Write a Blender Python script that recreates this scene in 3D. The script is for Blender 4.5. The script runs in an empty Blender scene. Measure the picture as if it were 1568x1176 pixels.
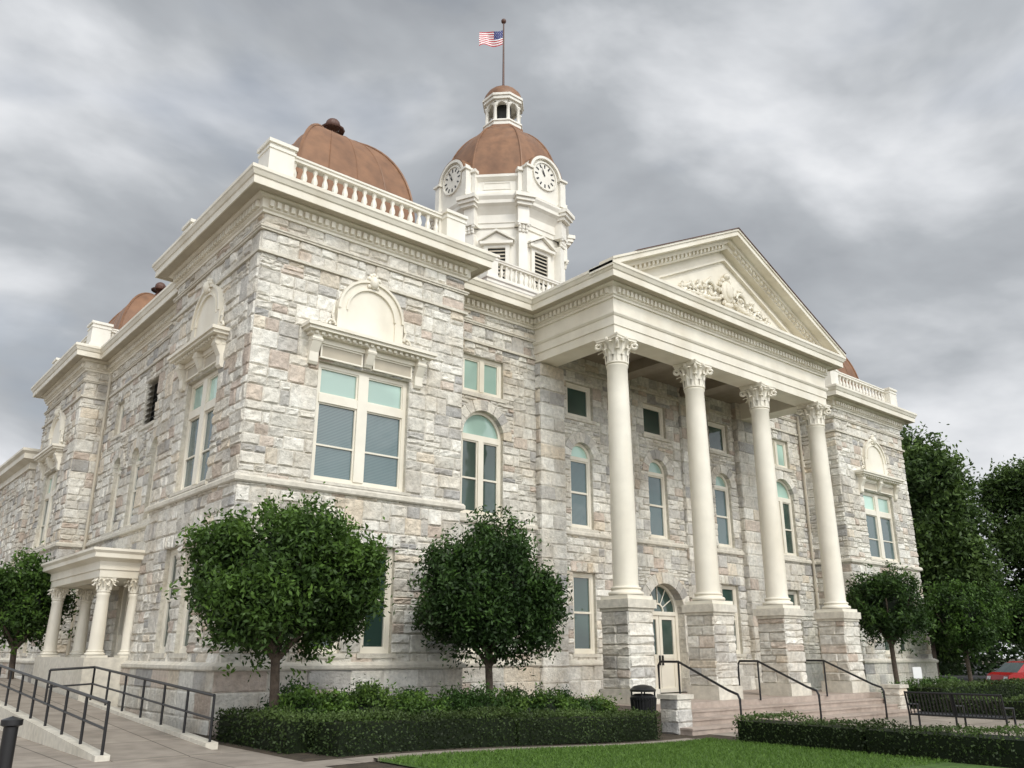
import bpy, math, random
import numpy as np
from mathutils import Matrix, Vector
random.seed(7); rng=np.random.default_rng(11)
scene=bpy.context.scene
COL=bpy.context.collection
# ------------------------------------------------------------------ materials
def mk(name):
    m=bpy.data.materials.new(name); m.use_nodes=True
    nt=m.node_tree; b=nt.nodes['Principled BSDF']
    return m,nt,b
def N(nt,t,**k):
    n=nt.nodes.new(t)
    for a,v in k.items(): setattr(n,a,v)
    return n
def simple(name,col,rough=.6,noise=.15,scale=6.,bump=.0,bscale=40.,metal=0.,attr=False,stain=0.,streak=False,tint=None,joints=0):
    m,nt,b=mk(name)
    tc=N(nt,'ShaderNodeTexCoord')
    no=N(nt,'ShaderNodeTexNoise'); no.inputs['Scale'].default_value=scale; no.inputs['Detail'].default_value=3
    nt.links.new(tc.outputs['Object'],no.inputs['Vector'])
    mr=N(nt,'ShaderNodeMapRange'); mr.inputs['To Min'].default_value=1-noise; mr.inputs['To Max'].default_value=1+noise
    mr.inputs['From Min'].default_value=.3; mr.inputs['From Max'].default_value=.7
    nt.links.new(no.outputs['Fac'],mr.inputs['Value'])
    vm=N(nt,'ShaderNodeVectorMath',operation='SCALE')
    if attr:
        at=N(nt,'ShaderNodeAttribute'); at.attribute_name='Col'
        nt.links.new(at.outputs['Color'],vm.inputs[0])
    else: vm.inputs[0].default_value=col
    nt.links.new(mr.outputs[0],vm.inputs['Scale'])
    last=vm.outputs[0]
    if stain>0:
        n2=N(nt,'ShaderNodeTexNoise'); n2.inputs['Scale'].default_value=.9; n2.inputs['Detail'].default_value=4
        mp=N(nt,'ShaderNodeMapping'); mp.inputs['Scale'].default_value=(1,1,.25) if streak else (1,1,1)
        nt.links.new(tc.outputs['Object'],mp.inputs['Vector']); nt.links.new(mp.outputs[0],n2.inputs['Vector'])
        m2=N(nt,'ShaderNodeMapRange'); m2.inputs['From Min'].default_value=.45; m2.inputs['From Max'].default_value=.75
        m2.inputs['To Min'].default_value=0; m2.inputs['To Max'].default_value=stain
        nt.links.new(n2.outputs['Fac'],m2.inputs['Value'])
        v2=N(nt,'ShaderNodeMix',data_type='RGBA',blend_type='MULTIPLY'); nt.links.new(last,v2.inputs['A']); nt.links.new(m2.outputs[0],v2.inputs['Factor'])
        v2.inputs['B'].default_value=(*(tint or (.2,.2,.2)),1); last=v2.outputs['Result']
    if joints:
        bk=N(nt,'ShaderNodeTexBrick'); bk.offset=0; bk.inputs['Scale'].default_value=1; bk.inputs['Brick Width'].default_value=joints; bk.inputs['Row Height'].default_value=joints
        bk.inputs['Mortar Size'].default_value=.012; bk.inputs['Color1'].default_value=(1,1,1,1); bk.inputs['Color2'].default_value=(.9,.9,.9,1); bk.inputs['Mortar'].default_value=(.35,.34,.32,1)
        nt.links.new(tc.outputs['Object'],bk.inputs['Vector'])
        v3=N(nt,'ShaderNodeMix',data_type='RGBA',blend_type='MULTIPLY'); v3.inputs['Factor'].default_value=1; nt.links.new(last,v3.inputs['A']); nt.links.new(bk.outputs['Color'],v3.inputs['B']); last=v3.outputs['Result']
    nt.links.new(last,b.inputs['Base Color'])
    b.inputs['Roughness'].default_value=rough; b.inputs['Metallic'].default_value=metal
    if bump>0:
        bn=N(nt,'ShaderNodeTexNoise'); bn.inputs['Scale'].default_value=bscale; bn.inputs['Detail'].default_value=3; bn.inputs['Roughness'].default_value=.65
        nt.links.new(tc.outputs['Object'],bn.inputs['Vector'])
        bp=N(nt,'ShaderNodeBump'); bp.inputs['Strength'].default_value=bump; bp.inputs['Distance'].default_value=.04
        nt.links.new(bn.outputs['Fac'],bp.inputs['Height']); nt.links.new(bp.outputs[0],b.inputs['Normal'])
    return m
M={}
M['stone']=simple('rock_faced_stone',None,.9,.17,9.,.9,16.,attr=True,stain=.55,tint=(.70,.60,.48))
M['trim']=simple('cream_paint',(.80,.755,.645),.5,.05,2.,.08,60.,stain=.4,streak=True,tint=(.62,.55,.43))
M['trimw']=simple('white_paint',(.80,.77,.69),.5,.05,2.,.05,60.,stain=.3,streak=True,tint=(.6,.55,.45))
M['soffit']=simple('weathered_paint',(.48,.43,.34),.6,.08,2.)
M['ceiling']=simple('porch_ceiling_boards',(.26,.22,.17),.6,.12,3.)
M['smooth']=simple('dressed_stone',(.65,.61,.52),.75,.12,8.,.4,50.,stain=.4,tint=(.58,.53,.45))
M['copper']=simple('copper_sheet',(.235,.118,.058),.5,.18,3.,.15,8.,stain=.7,streak=True,tint=(.6,.54,.5))
M['copperdk']=simple('dark_copper',(.10,.045,.03),.5,.2,5.)
M['black']=simple('black_metal',(.012,.012,.013),.35,.1,5.)
M['dark']=simple('dark_interior',(.02,.022,.02),.7,.2,3.)
M['louvre']=simple('grey_louvre',(.09,.085,.075),.6,.1,3.)
M['concrete']=simple('concrete',(.33,.285,.235),.85,.16,3.,.3,80.,stain=.5,tint=(.45,.42,.38),joints=1.6)
M['granite']=simple('step_stone',(.42,.345,.29),.75,.12,6.,.3,80.,stain=.5,tint=(.5,.45,.4))
M['asphalt']=simple('asphalt',(.06,.06,.06),.9,.2,4.,.3,120.)
M['mulch']=simple('ground_soil',(.06,.045,.028),.95,.4,5.,.6,30.)
M['grass']=simple('grass',(.07,.135,.022),.9,.3,6.,.5,90.,stain=.4,tint=(.5,.55,.4))
M['bark']=simple('bark',(.10,.075,.055),.9,.3,12.,.8,40.)
M['white']=simple('white_plain',(.8,.8,.78),.4,.03,2.)
M['red']=simple('flag_red',(.45,.02,.03),.7,.05,2.)
M['blue']=simple('flag_blue',(.02,.03,.16),.7,.05,2.)
M['carred']=simple('car_paint',(.45,.02,.02),.2,.03,2.)
M['rubber']=simple('rubber',(.02,.02,.02),.8,.1,5.)
M['chrome']=simple('steel',(.5,.5,.5),.25,.05,5.,metal=.9)
def glassmat(name,base,blind,freq=0,rough=.04):
    m,nt,b=mk(name)
    b.inputs['Roughness'].default_value=rough
    b.inputs['IOR'].default_value=1.8
    tc=N(nt,'ShaderNodeTexCoord')
    no=N(nt,'ShaderNodeTexNoise'); no.inputs['Scale'].default_value=.45; no.inputs['Detail'].default_value=2
    nt.links.new(tc.outputs['Object'],no.inputs['Vector'])
    mx=N(nt,'ShaderNodeMix',data_type='RGBA')
    mx.inputs['A'].default_value=(*base,1); mx.inputs['B'].default_value=(*[c*.6 for c in base],1)
    rp=N(nt,'ShaderNodeMapRange'); rp.inputs['From Min'].default_value=.4; rp.inputs['From Max'].default_value=.6
    nt.links.new(no.outputs['Fac'],rp.inputs['Value']); nt.links.new(rp.outputs[0],mx.inputs['Factor'])
    last=mx.outputs['Result']
    if freq:
        w=N(nt,'ShaderNodeTexWave',wave_type='BANDS',bands_direction='Z'); w.inputs['Scale'].default_value=freq
        nt.links.new(tc.outputs['Object'],w.inputs['Vector'])
        m2=N(nt,'ShaderNodeMix',data_type='RGBA'); m2.inputs['B'].default_value=(*blind,1)
        r2=N(nt,'ShaderNodeMapRange'); r2.inputs['From Min'].default_value=.3; r2.inputs['From Max'].default_value=.7
        nt.links.new(w.outputs['Color'],r2.inputs['Value']); nt.links.new(r2.outputs[0],m2.inputs['Factor'])
        nt.links.new(last,m2.inputs['A']); last=m2.outputs['Result']
    nt.links.new(last,b.inputs['Base Color'])
    bn=N(nt,'ShaderNodeTexNoise'); bn.inputs['Scale'].default_value=2.2; bn.inputs['Detail'].default_value=1
    nt.links.new(tc.outputs['Object'],bn.inputs['Vector'])
    bp=N(nt,'ShaderNodeBump'); bp.inputs['Strength'].default_value=.12; bp.inputs['Distance'].default_value=.05
    nt.links.new(bn.outputs['Fac'],bp.inputs['Height']); nt.links.new(bp.outputs[0],b.inputs['Normal'])
    return m
M['glassb']=glassmat('window_glass_blinds',(.05,.095,.10),(.11,.17,.17),9)
M['glassm']=glassmat('window_glass_mint',(.50,.72,.62),None)
M['glassd']=glassmat('window_glass_dark',(.045,.085,.07),None)
def leafmat(name,tr=.2):
    m,nt,b=mk(name)
    at=N(nt,'ShaderNodeAttribute'); at.attribute_name='Col'
    nt.links.new(at.outputs['Color'],b.inputs['Base Color']); b.inputs['Roughness'].default_value=.5
    b.inputs['Specular IOR Level'].default_value=.25
    tl=N(nt,'ShaderNodeBsdfTranslucent'); mxs=N(nt,'ShaderNodeMixShader'); mxs.inputs[0].default_value=tr
    nt.links.new(at.outputs['Color'],tl.inputs['Color'])
    nt.links.new(b.outputs[0],mxs.inputs[1]); nt.links.new(tl.outputs[0],mxs.inputs[2])
    nt.links.new(mxs.outputs[0],nt.nodes['Material Output'].inputs['Surface'])
    return m
M['leaf']=leafmat('leaves')
# ------------------------------------------------------------------ mesh builder
class MB:
    def __init__(s): s.v=[];s.f=[];s.c=[]
    def face(s,pts,col=(1,1,1)):
        i=len(s.v); s.v.extend(pts); s.f.append(tuple(range(i,i+len(pts)))); s.c.append(col)
    def grid(s,rows,col=(1,1,1),closed=False):
        i=len(s.v); n=len(rows[0])
        for r in rows: s.v.extend(r)
        for a in range(len(rows)-1):
            for b in range(n if closed else n-1):
                b2=(b+1)%n
                s.f.append((i+a*n+b,i+a*n+b2,i+(a+1)*n+b2,i+(a+1)*n+b)); s.c.append(col)
    def build(s,name,mat,parent=None,smooth=False):
        me=bpy.data.meshes.new(name); me.from_pydata(s.v,[],s.f); me.update()
        a=me.attributes.new('Col','FLOAT_COLOR','FACE')
        arr=np.ones((len(s.f),4),dtype=np.float32); arr[:,:3]=np.array(s.c,dtype=np.float32)[:,:3]
        a.data.foreach_set('color',arr.ravel())
        me.materials.append(M[mat])
        if smooth: 
            me.polygons.foreach_set('use_smooth',[True]*len(me.polygons))
        o=bpy.data.objects.new(name,me); COL.objects.link(o)
        if smooth:
            try:
                me.set_sharp_from_angle(angle=math.radians(40))
            except Exception: pass
        if parent: o.parent=parent
        return o
def empty(name):
    o=bpy.data.objects.new(name,None); COL.objects.link(o); return o
class Fr:
    def __init__(s,ox,oy,sx,sy): s.o=(ox,oy); s.s=(sx,sy); s.n=(sy,-sx)
    def __call__(s,a,z,d): return (s.o[0]+s.s[0]*a+s.n[0]*d, s.o[1]+s.s[1]*a+s.n[1]*d, z)
WF=Fr(0,0,1,0)
def box(mb,F,s0,s1,z0,z1,d0,d1,col=(1,1,1)):
    P=[F(s0,z0,d0),F(s1,z0,d0),F(s1,z1,d0),F(s0,z1,d0),F(s0,z0,d1),F(s1,z0,d1),F(s1,z1,d1),F(s0,z1,d1)]
    i=len(mb.v); mb.v.extend(P)
    for q in ((3,2,1,0),(4,5,6,7),(0,1,5,4),(1,2,6,5),(2,3,7,6),(3,0,4,7)):
        mb.f.append(tuple(i+k for k in q)); mb.c.append(col)
def wbox(mb,x0,x1,y0,y1,z0,z1,col=(1,1,1)): box(mb,WF,x0,x1,z0,z1,-y1,-y0,col)
def extr(mb,F,poly,d0,d1,col=(1,1,1)):
    n=len(poly)
    mb.face([F(a,z,d1) for a,z in poly],col); mb.face([F(a,z,d0) for a,z in reversed(poly)],col)
    for k in range(n):
        a,b=poly[k],poly[(k+1)%n]
        mb.face([F(a[0],a[1],d0),F(b[0],b[1],d0),F(b[0],b[1],d1),F(a[0],a[1],d1)],col)
def miters(path,closed):
    n=len(path); out=[]
    for i in range(n):
        def nrm(a,b):
            dx,dy=b[0]-a[0],b[1]-a[1]; l=math.hypot(dx,dy); return (dy/l,-dx/l)
        ns=[]
        if i>0 or closed: ns.append(nrm(path[i-1],path[i]))
        if i<n-1 or closed: ns.append(nrm(path[i],path[(i+1)%n]))
        if len(ns)==1: out.append(ns[0])
        else:
            k=1+ns[0][0]*ns[1][0]+ns[0][1]*ns[1][1]
            out.append(((ns[0][0]+ns[1][0])/k,(ns[0][1]+ns[1][1])/k))
    return out
def sweep(mb,path,prof,closed=False,col=(1,1,1)):
    m=miters(path,closed); n=len(path)
    for i in range(n if closed else n-1):
        j=(i+1)%n
        for k in range(len(prof)-1):
            (d0,z0),(d1,z1)=prof[k],prof[k+1]
            p=lambda q,d,z:(path[q][0]+m[q][0]*d,path[q][1]+m[q][1]*d,z)
            mb.face([p(i,d0,z0),p(j,d0,z0),p(j,d1,z1),p(i,d1,z1)],col)
def along(path,closed,spacing,fn,trim=.1):
    n=len(path)
    for i in range(n if closed else n-1):
        a,b=path[i],path[(i+1)%n]; l=math.hypot(b[0]-a[0],b[1]-a[1]); F=Fr(a[0],a[1],(b[0]-a[0])/l,(b[1]-a[1])/l)
        k=max(1,int((l-2*trim)/spacing)); sp=(l-2*trim)/k
        for q in range(k+1): fn(F,trim+q*sp)
def lathe(mb,cx,cy,prof,n=20,col=(1,1,1)):
    rows=[[(cx+r*math.cos(2*math.pi*k/n),cy+r*math.sin(2*math.pi*k/n),z) for k in range(n)] for r,z in prof]
    mb.grid(rows,col,True)
def tube(mb,pts,r,n=8,col=(1,1,1)):
    pts=[Vector(p) for p in pts]; rows=[]
    for i,p in enumerate(pts):
        t=(pts[min(i+1,len(pts)-1)]-pts[max(i-1,0)]).normalized()
        a=t.cross(Vector((0,0,1)))
        if a.length<.05: a=t.cross(Vector((1,0,0)))
        a.normalize(); b=t.cross(a); rr=r[i] if isinstance(r,(list,tuple)) else r
        rows.append([tuple(p+a*rr*math.cos(2*math.pi*k/n)+b*rr*math.sin(2*math.pi*k/n)) for k in range(n)])
    mb.grid(rows,col,True); mb.face(rows[0][::-1],col); mb.face(rows[-1],col)
def blob(mb,c,r,n=8,col=(1,1,1)):
    rx,ry,rz=r if isinstance(r,(list,tuple)) else (r,r,r)
    rows=[[(c[0]+rx*math.sin(t)*math.cos(p),c[1]+ry*math.sin(t)*math.sin(p),c[2]+rz*math.cos(t)) for p in [2*math.pi*k/n for k in range(n)]] for t in [math.pi*q/(n//2+1) for q in range(n//2+2)]]
    mb.grid(rows,col,True)
# ------------------------------------------------------------------ dimensions (camera eye = z 0)
W=5.687;L=5.455;o_=.627;XC=15.058;yR=1.5;yP=-1.85;h=5.53;L2=14.65;L3=20.35;xr=.8;ZT=10.3
X2=2*XC
def zg(x):
    t=min(1,max(0,x/9.)); t=t*t*(3-2*t); return -1.45-.30*t
stone=MB();trim=MB();trimw=MB();soff=MB();ceil=MB();smooth=MB();copper=MB();copdk=MB();gb=MB();gm=MB();gd=MB();dark=MB();louv=MB();black=MB();gran=MB()
# ------------------------------------------------------------------ stone walls
PAL=[(.67,.64,.565)]*7+[(.73,.705,.635)]*7+[(.60,.57,.505)]*4+[(.51,.49,.45)]*3+[(.42,.41,.39)]*1+[(.60,.52,.44),(.54,.46,.39),(.67,.60,.49)]
MORT=(.60,.565,.49)
def rcol(k=1.):
    c=random.choice(PAL); g=random.uniform(.90,1.09)*k
    return tuple(min(.8,x*g) for x in c)
def block(F,s0,s1,z0,z1,d,amp=.05,col=None):
    g=.006; s0+=g;s1-=g;z0+=g;z1-=g
    w,hh=s1-s0,z1-z0
    if w<.03 or hh<.03: return
    e=min(.03,w*.22); e2=min(.028,hh*.22)
    ns=5 if w<.45 else 6
    S=[s0,s0+e]+[s0+e+(w-2*e)*(q+random.uniform(-.2,.2))/(ns-3) for q in range(1,ns-3)]+[s1-e,s1]
    Z=[z0,z0+e2,z0+hh*random.uniform(.3,.7),z1-e2,z1]
    rows=[]; tl=random.uniform(-.012,.012); tz=random.uniform(-.012,.012)
    for j,z in enumerate(Z):
        r=[]
        for i,s in enumerate(S):
            edge=i in(0,len(S)-1) or j in(0,4)
            dd=.002 if edge else max(.008,amp*random.uniform(.35,1.1)+tl*(i-len(S)/2)+tz*(j-2))
            jj=0 if edge else .012
            r.append(F(s+random.uniform(-jj,jj),z+random.uniform(-jj,jj),d+dd))
        rows.append(r)
    stone.grid(rows,col or rcol())
def mkcourses(brk):
    out=[]
    for a,b in zip(brk[:-1],brk[1:]):
        k=max(1,round((b-a)/.5)); ws=[random.uniform(.8,1.25) for _ in range(k)]; t=a
        for w in ws: out.append((t,t+(b-a)*w/sum(ws))); t+=(b-a)*w/sum(ws)
    return out
COURSES=mkcourses([-.23,0.,2.3,2.62,3.3,3.6,6.35,7.06,8.2,8.57,9.13,9.55])
SIDEC=mkcourses([-.23,-.1,1.9,2.62,3.3,3.6,6.35,6.62,6.9,8.1,8.57,9.13,9.55])
def cuts(ops,z0,z1,S0,S1):
    iv=[]
    zm=(z0+z1)/2
    for op in ops:
        if op[0]=='r':
            _,a,b,c,d=op
            if min(z1,d)-max(z0,c)>.03: iv.append((a,b))
        else:
            _,sc,hw,c,zs=op
            if zm<zs and z1>c+.03: iv.append((sc-hw,sc+hw))
            elif zm>=zs:
                rm=hw+.13; q=rm*rm-(max(z0,zs)-zs+.03)**2
                if zm-zs<rm and q>0: iv.append((sc-math.sqrt(q),sc+math.sqrt(q)))
    iv.sort(); segs=[];t=S0
    for a,b in iv:
        if a>t: segs.append((t,min(a,S1)))
        t=max(t,b)
    if t<S1: segs.append((t,S1))
    return segs
def row(F,a,b,z0,z1,d,amp,k,wmin,wmax):
    t=a
    while t<b-.01:
        w=random.uniform(wmin,wmax)
        if b-(t+w)<wmin*.7: w=b-t
        block(F,t,t+w,z0,z1,d,amp,rcol(k)); t+=w
def fill(F,a,b,z0,z1,d,amp,k):
    hh=z1-z0
    if hh<.24: row(F,a,b,z0,z1,d,amp,k,.28,.62); return
    t=a
    while t<b-.01:
        w=random.uniform(.38,1.15)
        if b-(t+w)<.34: w=b-t
        u=random.random(); q=t+w
        if hh<.36:
            if u<.55: row(F,t,q,z0,z1,d,amp,k,.28,.6)
            else:
                m=z0+hh*random.uniform(.4,.6); row(F,t,q,z0,m,d,amp,k,.25,.6); row(F,t,q,m,z1,d,amp,k,.25,.6)
        elif u<.12 and w<.7: block(F,t,q,z0,z1,d,amp,rcol(k))
        elif u<.84:
            m=z0+hh*random.choice((.36,.42,.5,.58,.64)); row(F,t,q,z0,m,d,amp,k,.26,.62); row(F,t,q,m,z1,d,amp,k,.26,.62)
        else:
            m=z0+hh*random.uniform(.26,.36); m2=z0+hh*random.uniform(.62,.72); row(F,t,q,z0,m,d,amp,k,.24,.55); row(F,t,q,m,m2,d,amp,k,.24,.55); row(F,t,q,m2,z1,d,amp,k,.24,.55)
        t=q
def wall(F,S0,S1,ops,courses=COURSES,d=0.,amp=.045,k=1.,big=False):
    for z0,z1 in courses:
        ar=[op for op in ops if op[0]=='a' and z1>op[4] and z0<op[4]+op[2]+.14]
        cops=[op for op in ops if op not in ar]+[('r',op[1]-op[2]-.4,op[1]+op[2]+.4,z0,z1) for op in ar]
        for a,b in cuts(cops,z0,z1,S0,S1):
            if b-a<.01: continue
            stone.face([F(a,z0,d),F(b,z0,d),F(b,z1,d),F(a,z1,d)],MORT)
            if big: row(F,a,b,z0,z1,d,amp,k,.5,1.1)
            else: fill(F,a,b,z0,z1,d,amp,k)
        for op in ar:
            n=max(1,math.ceil((z1-z0)/.14)); A0=op[1]-op[2]-.4;A1=op[1]+op[2]+.4
            for q in range(n):
                za=z0+(z1-z0)*q/n; zb=z0+(z1-z0)*(q+1)/n
                for a,b in cuts([op],za,zb,A0,A1):
                    stone.face([F(a,za,d),F(b,za,d),F(b,zb,d),F(a,zb,d)],MORT)
                    row(F,a,b,za,zb,d,amp,k,.25,.5)
def arch_ring(mb,F,sc,zs,ri,ro,n,d0,d1,stone_cols=True,gap=.012,a0=0,a1=math.pi):
    for k in range(n):
        t0=a0+(a1-a0)*k/n+gap/ro*.5; t1=a0+(a1-a0)*(k+1)/n-gap/ro*.5
        sub=2; ts=[t0+(t1-t0)*q/sub for q in range(sub+1)]
        poly=[(sc+ro*math.cos(t),zs+ro*math.sin(t)) for t in ts]+[(sc+ri*math.cos(t),zs+ri*math.sin(t)) for t in reversed(ts)]
        extr(mb,F,poly,d0,d1+(random.uniform(-.008,.014) if stone_cols else 0),rcol(1.0) if stone_cols else (1,1,1))
def reveal(F,a,b,c,d,depth=.24,col=(.58,.55,.47)):
    stone.face([F(a,c,0),F(a,d,0),F(a,d,-depth),F(a,c,-depth)],col);stone.face([F(b,c,0),F(b,d,0),F(b,d,-depth),F(b,c,-depth)],col)
    stone.face([F(a,d,0),F(b,d,0),F(b,d,-depth),F(a,d,-depth)],col)
def frame(F,a,b,c,d,w=.09,d0=-.2,d1=-.1,mb=None):
    mb=mb or trim
    box(mb,F,a,b,c,c+w,d0,d1);box(mb,F,a,b,d-w,d,d0,d1);box(mb,F,a,a+w,c+w,d-w,d0,d1);box(mb,F,b-w,b,c+w,d-w,d0,d1)
def pane(mb,F,a,b,c,d,dd): mb.face([F(a,c,dd),F(b,c,dd),F(b,d,dd),F(a,d,dd)])
def rectwin(F,sc,hw,c,d,kind):
    a,b=sc-hw,sc+hw; reveal(F,a,b,c,d)
    a+=.002;b-=.002;d-=.002
    frame(F,a,b,c,d,.10)
    if kind=='big':
        box(trim,F,sc-.13,sc+.13,c+.1,d-.1,-.2,-.07)
        zt=5.42; box(trim,F,a+.1,sc-.13,zt,zt+.2,-.2,-.08);box(trim,F,sc+.13,b-.1,zt,zt+.2,-.2,-.08)
        for p,q in((a+.1,sc-.13),(sc+.13,b-.1)):
            pane(gm,F,p,q,zt+.2,d-.1,-.16); pane(gb,F,p,q,c+.1,zt,-.16)
            frame(F,p,q,c+.1,zt,.035,-.165,-.12); frame(F,p,q,zt+.2,d-.1,.035,-.165,-.12)
            box(trim,F,p,q,4.42,4.46,-.164,-.121)
        box(smooth,F,a-.12,b+.12,c-.07,c-.001,-.24,.07)
    elif kind=='pair':
        box(trim,F,sc-.08,sc+.08,c+.1,d-.1,-.2,-.08)
        for p,q in((a+.1,sc-.08),(sc+.08,b-.1)): pane(gm,F,p,q,c+.1,d-.1,-.16); frame(F,p,q,c+.1,d-.1,.04,-.165,-.12)
        box(smooth,F,a-.1,b+.1,c-.12,c-.001,-.24,.06)
    elif kind=='up':
        pane(gd,F,a+.1,b-.1,c+.1,d-.1,-.16); frame(F,a+.1,b-.1,c+.1,d-.1,.05,-.165,-.12)
        box(smooth,F,a-.1,b+.1,c-.1,c-.001,-.24,.06)
    elif kind=='ground':
        pane(gd,F,a+.1,b-.1,c+.1,d-.1,-.16); frame(F,a+.1,b-.1,c+.1,d-.1,.04,-.165,-.12)
        zm=(c+d)/2; box(trim,F,a+.1,b-.1,zm-.03,zm+.03,-.164,-.11)
        box(smooth,F,a-.1,b+.1,c-.1,c-.001,-.24,.06)
        n=5
        for k in range(n):
            s0=a-.12+(b-a+.24)*k/n; s1=a-.12+(b-a+.24)*(k+1)/n; block(F,s0,s1,d,d+.30,.03,.04,rcol(1.05))
def semi(mb,F,sc,zs,r,dd,n=16):
    mb.face([F(sc+r*math.cos(math.pi*k/n),zs+r*math.sin(math.pi*k/n),dd) for k in range(n+1)])
def archwin(F,sc,hw,c,zs,kind):
    a,b=sc-hw,sc+hw
    col=(.58,.55,.47)
    stone.face([F(a,c,0),F(a,zs,0),F(a,zs,-.24),F(a,c,-.24)],col);stone.face([F(b,c,0),F(b,zs,0),F(b,zs,-.24),F(b,c,-.24)],col)
    arch_ring(stone,F,sc,zs,hw,hw+.31,9 if hw<.6 else 11,-.26,.06)
    box(smooth,F,a-.12,b+.12,c-.12,c-.001,-.24,.07)
    a+=.002;b-=.002
    fw=.09
    box(trim,F,a,a+fw,c,zs,-.2,-.1);box(trim,F,b-fw,b,c,zs,-.2,-.1);box(trim,F,a+fw,b-fw,c,c+fw,-.2,-.1)
    arch_ring(trim,F,sc,zs,hw-fw,hw-.002,14,-.2,-.1,False,0)
    if kind=='pair':
        box(trim,F,a+fw,b-fw,zs-.14,zs+.03,-.2,-.09)
        box(trim,F,sc-.09,sc+.09,c+fw,zs-.14,-.2,-.08)
        semi(gm,F,sc,zs+.03,hw-fw,-.16)
        for p,q in((a+fw,sc-.09),(sc+.09,b-fw)):
            pane(gd,F,p,q,c+fw,zs-.14,-.16)
            frame(F,p,q,c+fw,zs-.14,.04,-.165,-.12)
            box(trim,F,p,q,4.6,4.65,-.164,-.121)
    else:
        box(trim,F,a+fw,b-fw,zs-.08,zs+.03,-.2,-.09)
        semi(gm,F,sc,zs+.03,hw-fw,-.16)
        pane(gb,F,a+fw,b-fw,c+fw,zs-.08,-.16)
        frame(F,a+fw,b-fw,c+fw,zs-.08,.045,-.165,-.12)
        box(trim,F,a+fw,b-fw,4.68,4.74,-.164,-.115)
def hood(F,sc,hs):
    box(trim,F,sc-hs,sc+hs,7.01,7.09,0,.44); box(trim,F,sc-hs+.05,sc+hs-.05,6.94,7.01,0,.39); box(trim,F,sc-hs+.14,sc+hs-.14,6.86,6.94,0,.26)
    box(trim,F,sc-hs+.2,sc+hs-.2,6.74,6.86,0,.12)
    for e in(-1,1):
        s0,s1=sorted((sc+e*.14,sc+e*(hs-.5))); box(soff,F,s0,s1,6.44,6.72,0,.06); frame(F,s0,s1,6.40,6.74,.04,.0,.085)
    for s in (sc-hs+.32,sc+hs-.32,sc):
        w=.11 if s!=sc else .1; zb=6.2 if s!=sc else 6.42
        pr=[(.0,6.86),(.26,6.86),(.26,6.74),(.19,6.6),(.13,6.48),(.12,zb+.06),(.08,zb),(0,zb)]
        for q in range(len(pr)-1):
            trim.face([F(s-w,pr[q][1],pr[q][0]),F(s+w,pr[q][1],pr[q][0]),F(s+w,pr[q+1][1],pr[q+1][0]),F(s-w,pr[q+1][1],pr[q+1][0])])
        for e in(-w,w): trim.face([F(s+e,z,d) for d,z in pr])
        tube(trim,[F(s-w-.02,6.76,.22),F(s+w+.02,6.76,.22)],.055,8)
    m=int((hs*2-.4)/.16)
    for q in range(m): 
        s=sc-hs+.22+q*.16; box(trim,F,s,s+.08,6.87,6.935,.26,.32)
    zs=7.72
    for e in(-1,1):
        s0,s1=sorted((sc+e*.67,sc+e*.9)); box(trim,F,s0,s1,7.09,zs,0,.12)
        s0,s1=sorted((sc+e*.66,sc+e*.93)); box(trim,F,s0,s1,7.09,7.18,0,.16)
        pts=[F(sc+e*(1.02+.14*math.cos(t)*(1-t/12)),7.25+.15*math.sin(t)*(1-t/12),.08) for t in [q*.5 for q in range(16)]]
        tube(trim,pts,.03,6); tube(trim,[F(sc+e*.96,7.3,.08),F(sc+e*1.0,7.55,.07),F(sc+e*.95,7.75,.05)],[.05,.04,.02],6)
    arch_ring(trim,F,sc,zs,.67,.84,16,0,.11,False,0); arch_ring(trim,F,sc,zs,.84,.90,16,0,.16,False,0); arch_ring(trim,F,sc,zs,.64,.69,16,0,.14,False,0)
    trim.face([F(sc-.67,7.09,.085),F(sc+.67,7.09,.085)]+[F(sc+.67*math.cos(math.pi*k/16),zs+.67*math.sin(math.pi*k/16),.085) for k in range(17)])
    blob(trim,F(sc,8.58,.15),(.12,.12,.17),10)
    for e in(-1,1):
        blob(trim,F(sc+e*.13,8.66,.13),.07,8); blob(trim,F(sc+e*.11,8.47,.12),.06,8); blob(trim,F(sc+e*.07,8.76,.12),.055,8)
        tube(trim,[F(sc+e*.15,8.62,.1),F(sc+e*.27,8.56,.1),F(sc+e*.34,8.48,.08)],[.045,.03,.012],6)
    blob(trim,F(sc,8.79,.13),.06,8)
def pavface(F,Wd,hw,hs):
    c=Wd/2; ops=[('r',c-hw,c+hw,3.6,6.35),('r',c-1.03,c-.25,0,2.3),('r',c+.25,c+1.03,0,2.3)]
    wall(F,0,Wd,ops)
    rectwin(F,c,hw,3.6,6.35,'big')
    for e in(-.64,.64): rectwin(F,c+e,.39,0,2.3,'ground')
    hood(F,c,hs)
pavface(Fr(0,0,1,0),W,1.22,1.74)
pavface(Fr(X2-W,0,1,0),W,1.22,1.74)
pavface(Fr(0,L,0,-1),L,1.0,1.5)
pavface(Fr(0,L3,0,-1),L3-L2,1.0,1.5)
wall(Fr(X2-W,yR,0,-1),0,yR,[]); wall(Fr(W,0,0,1),0,yR,[])
wall(Fr(0,L2,1,0),0,xr,[]); wall(Fr(xr,L,-1,0),0,xr,[])
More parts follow.
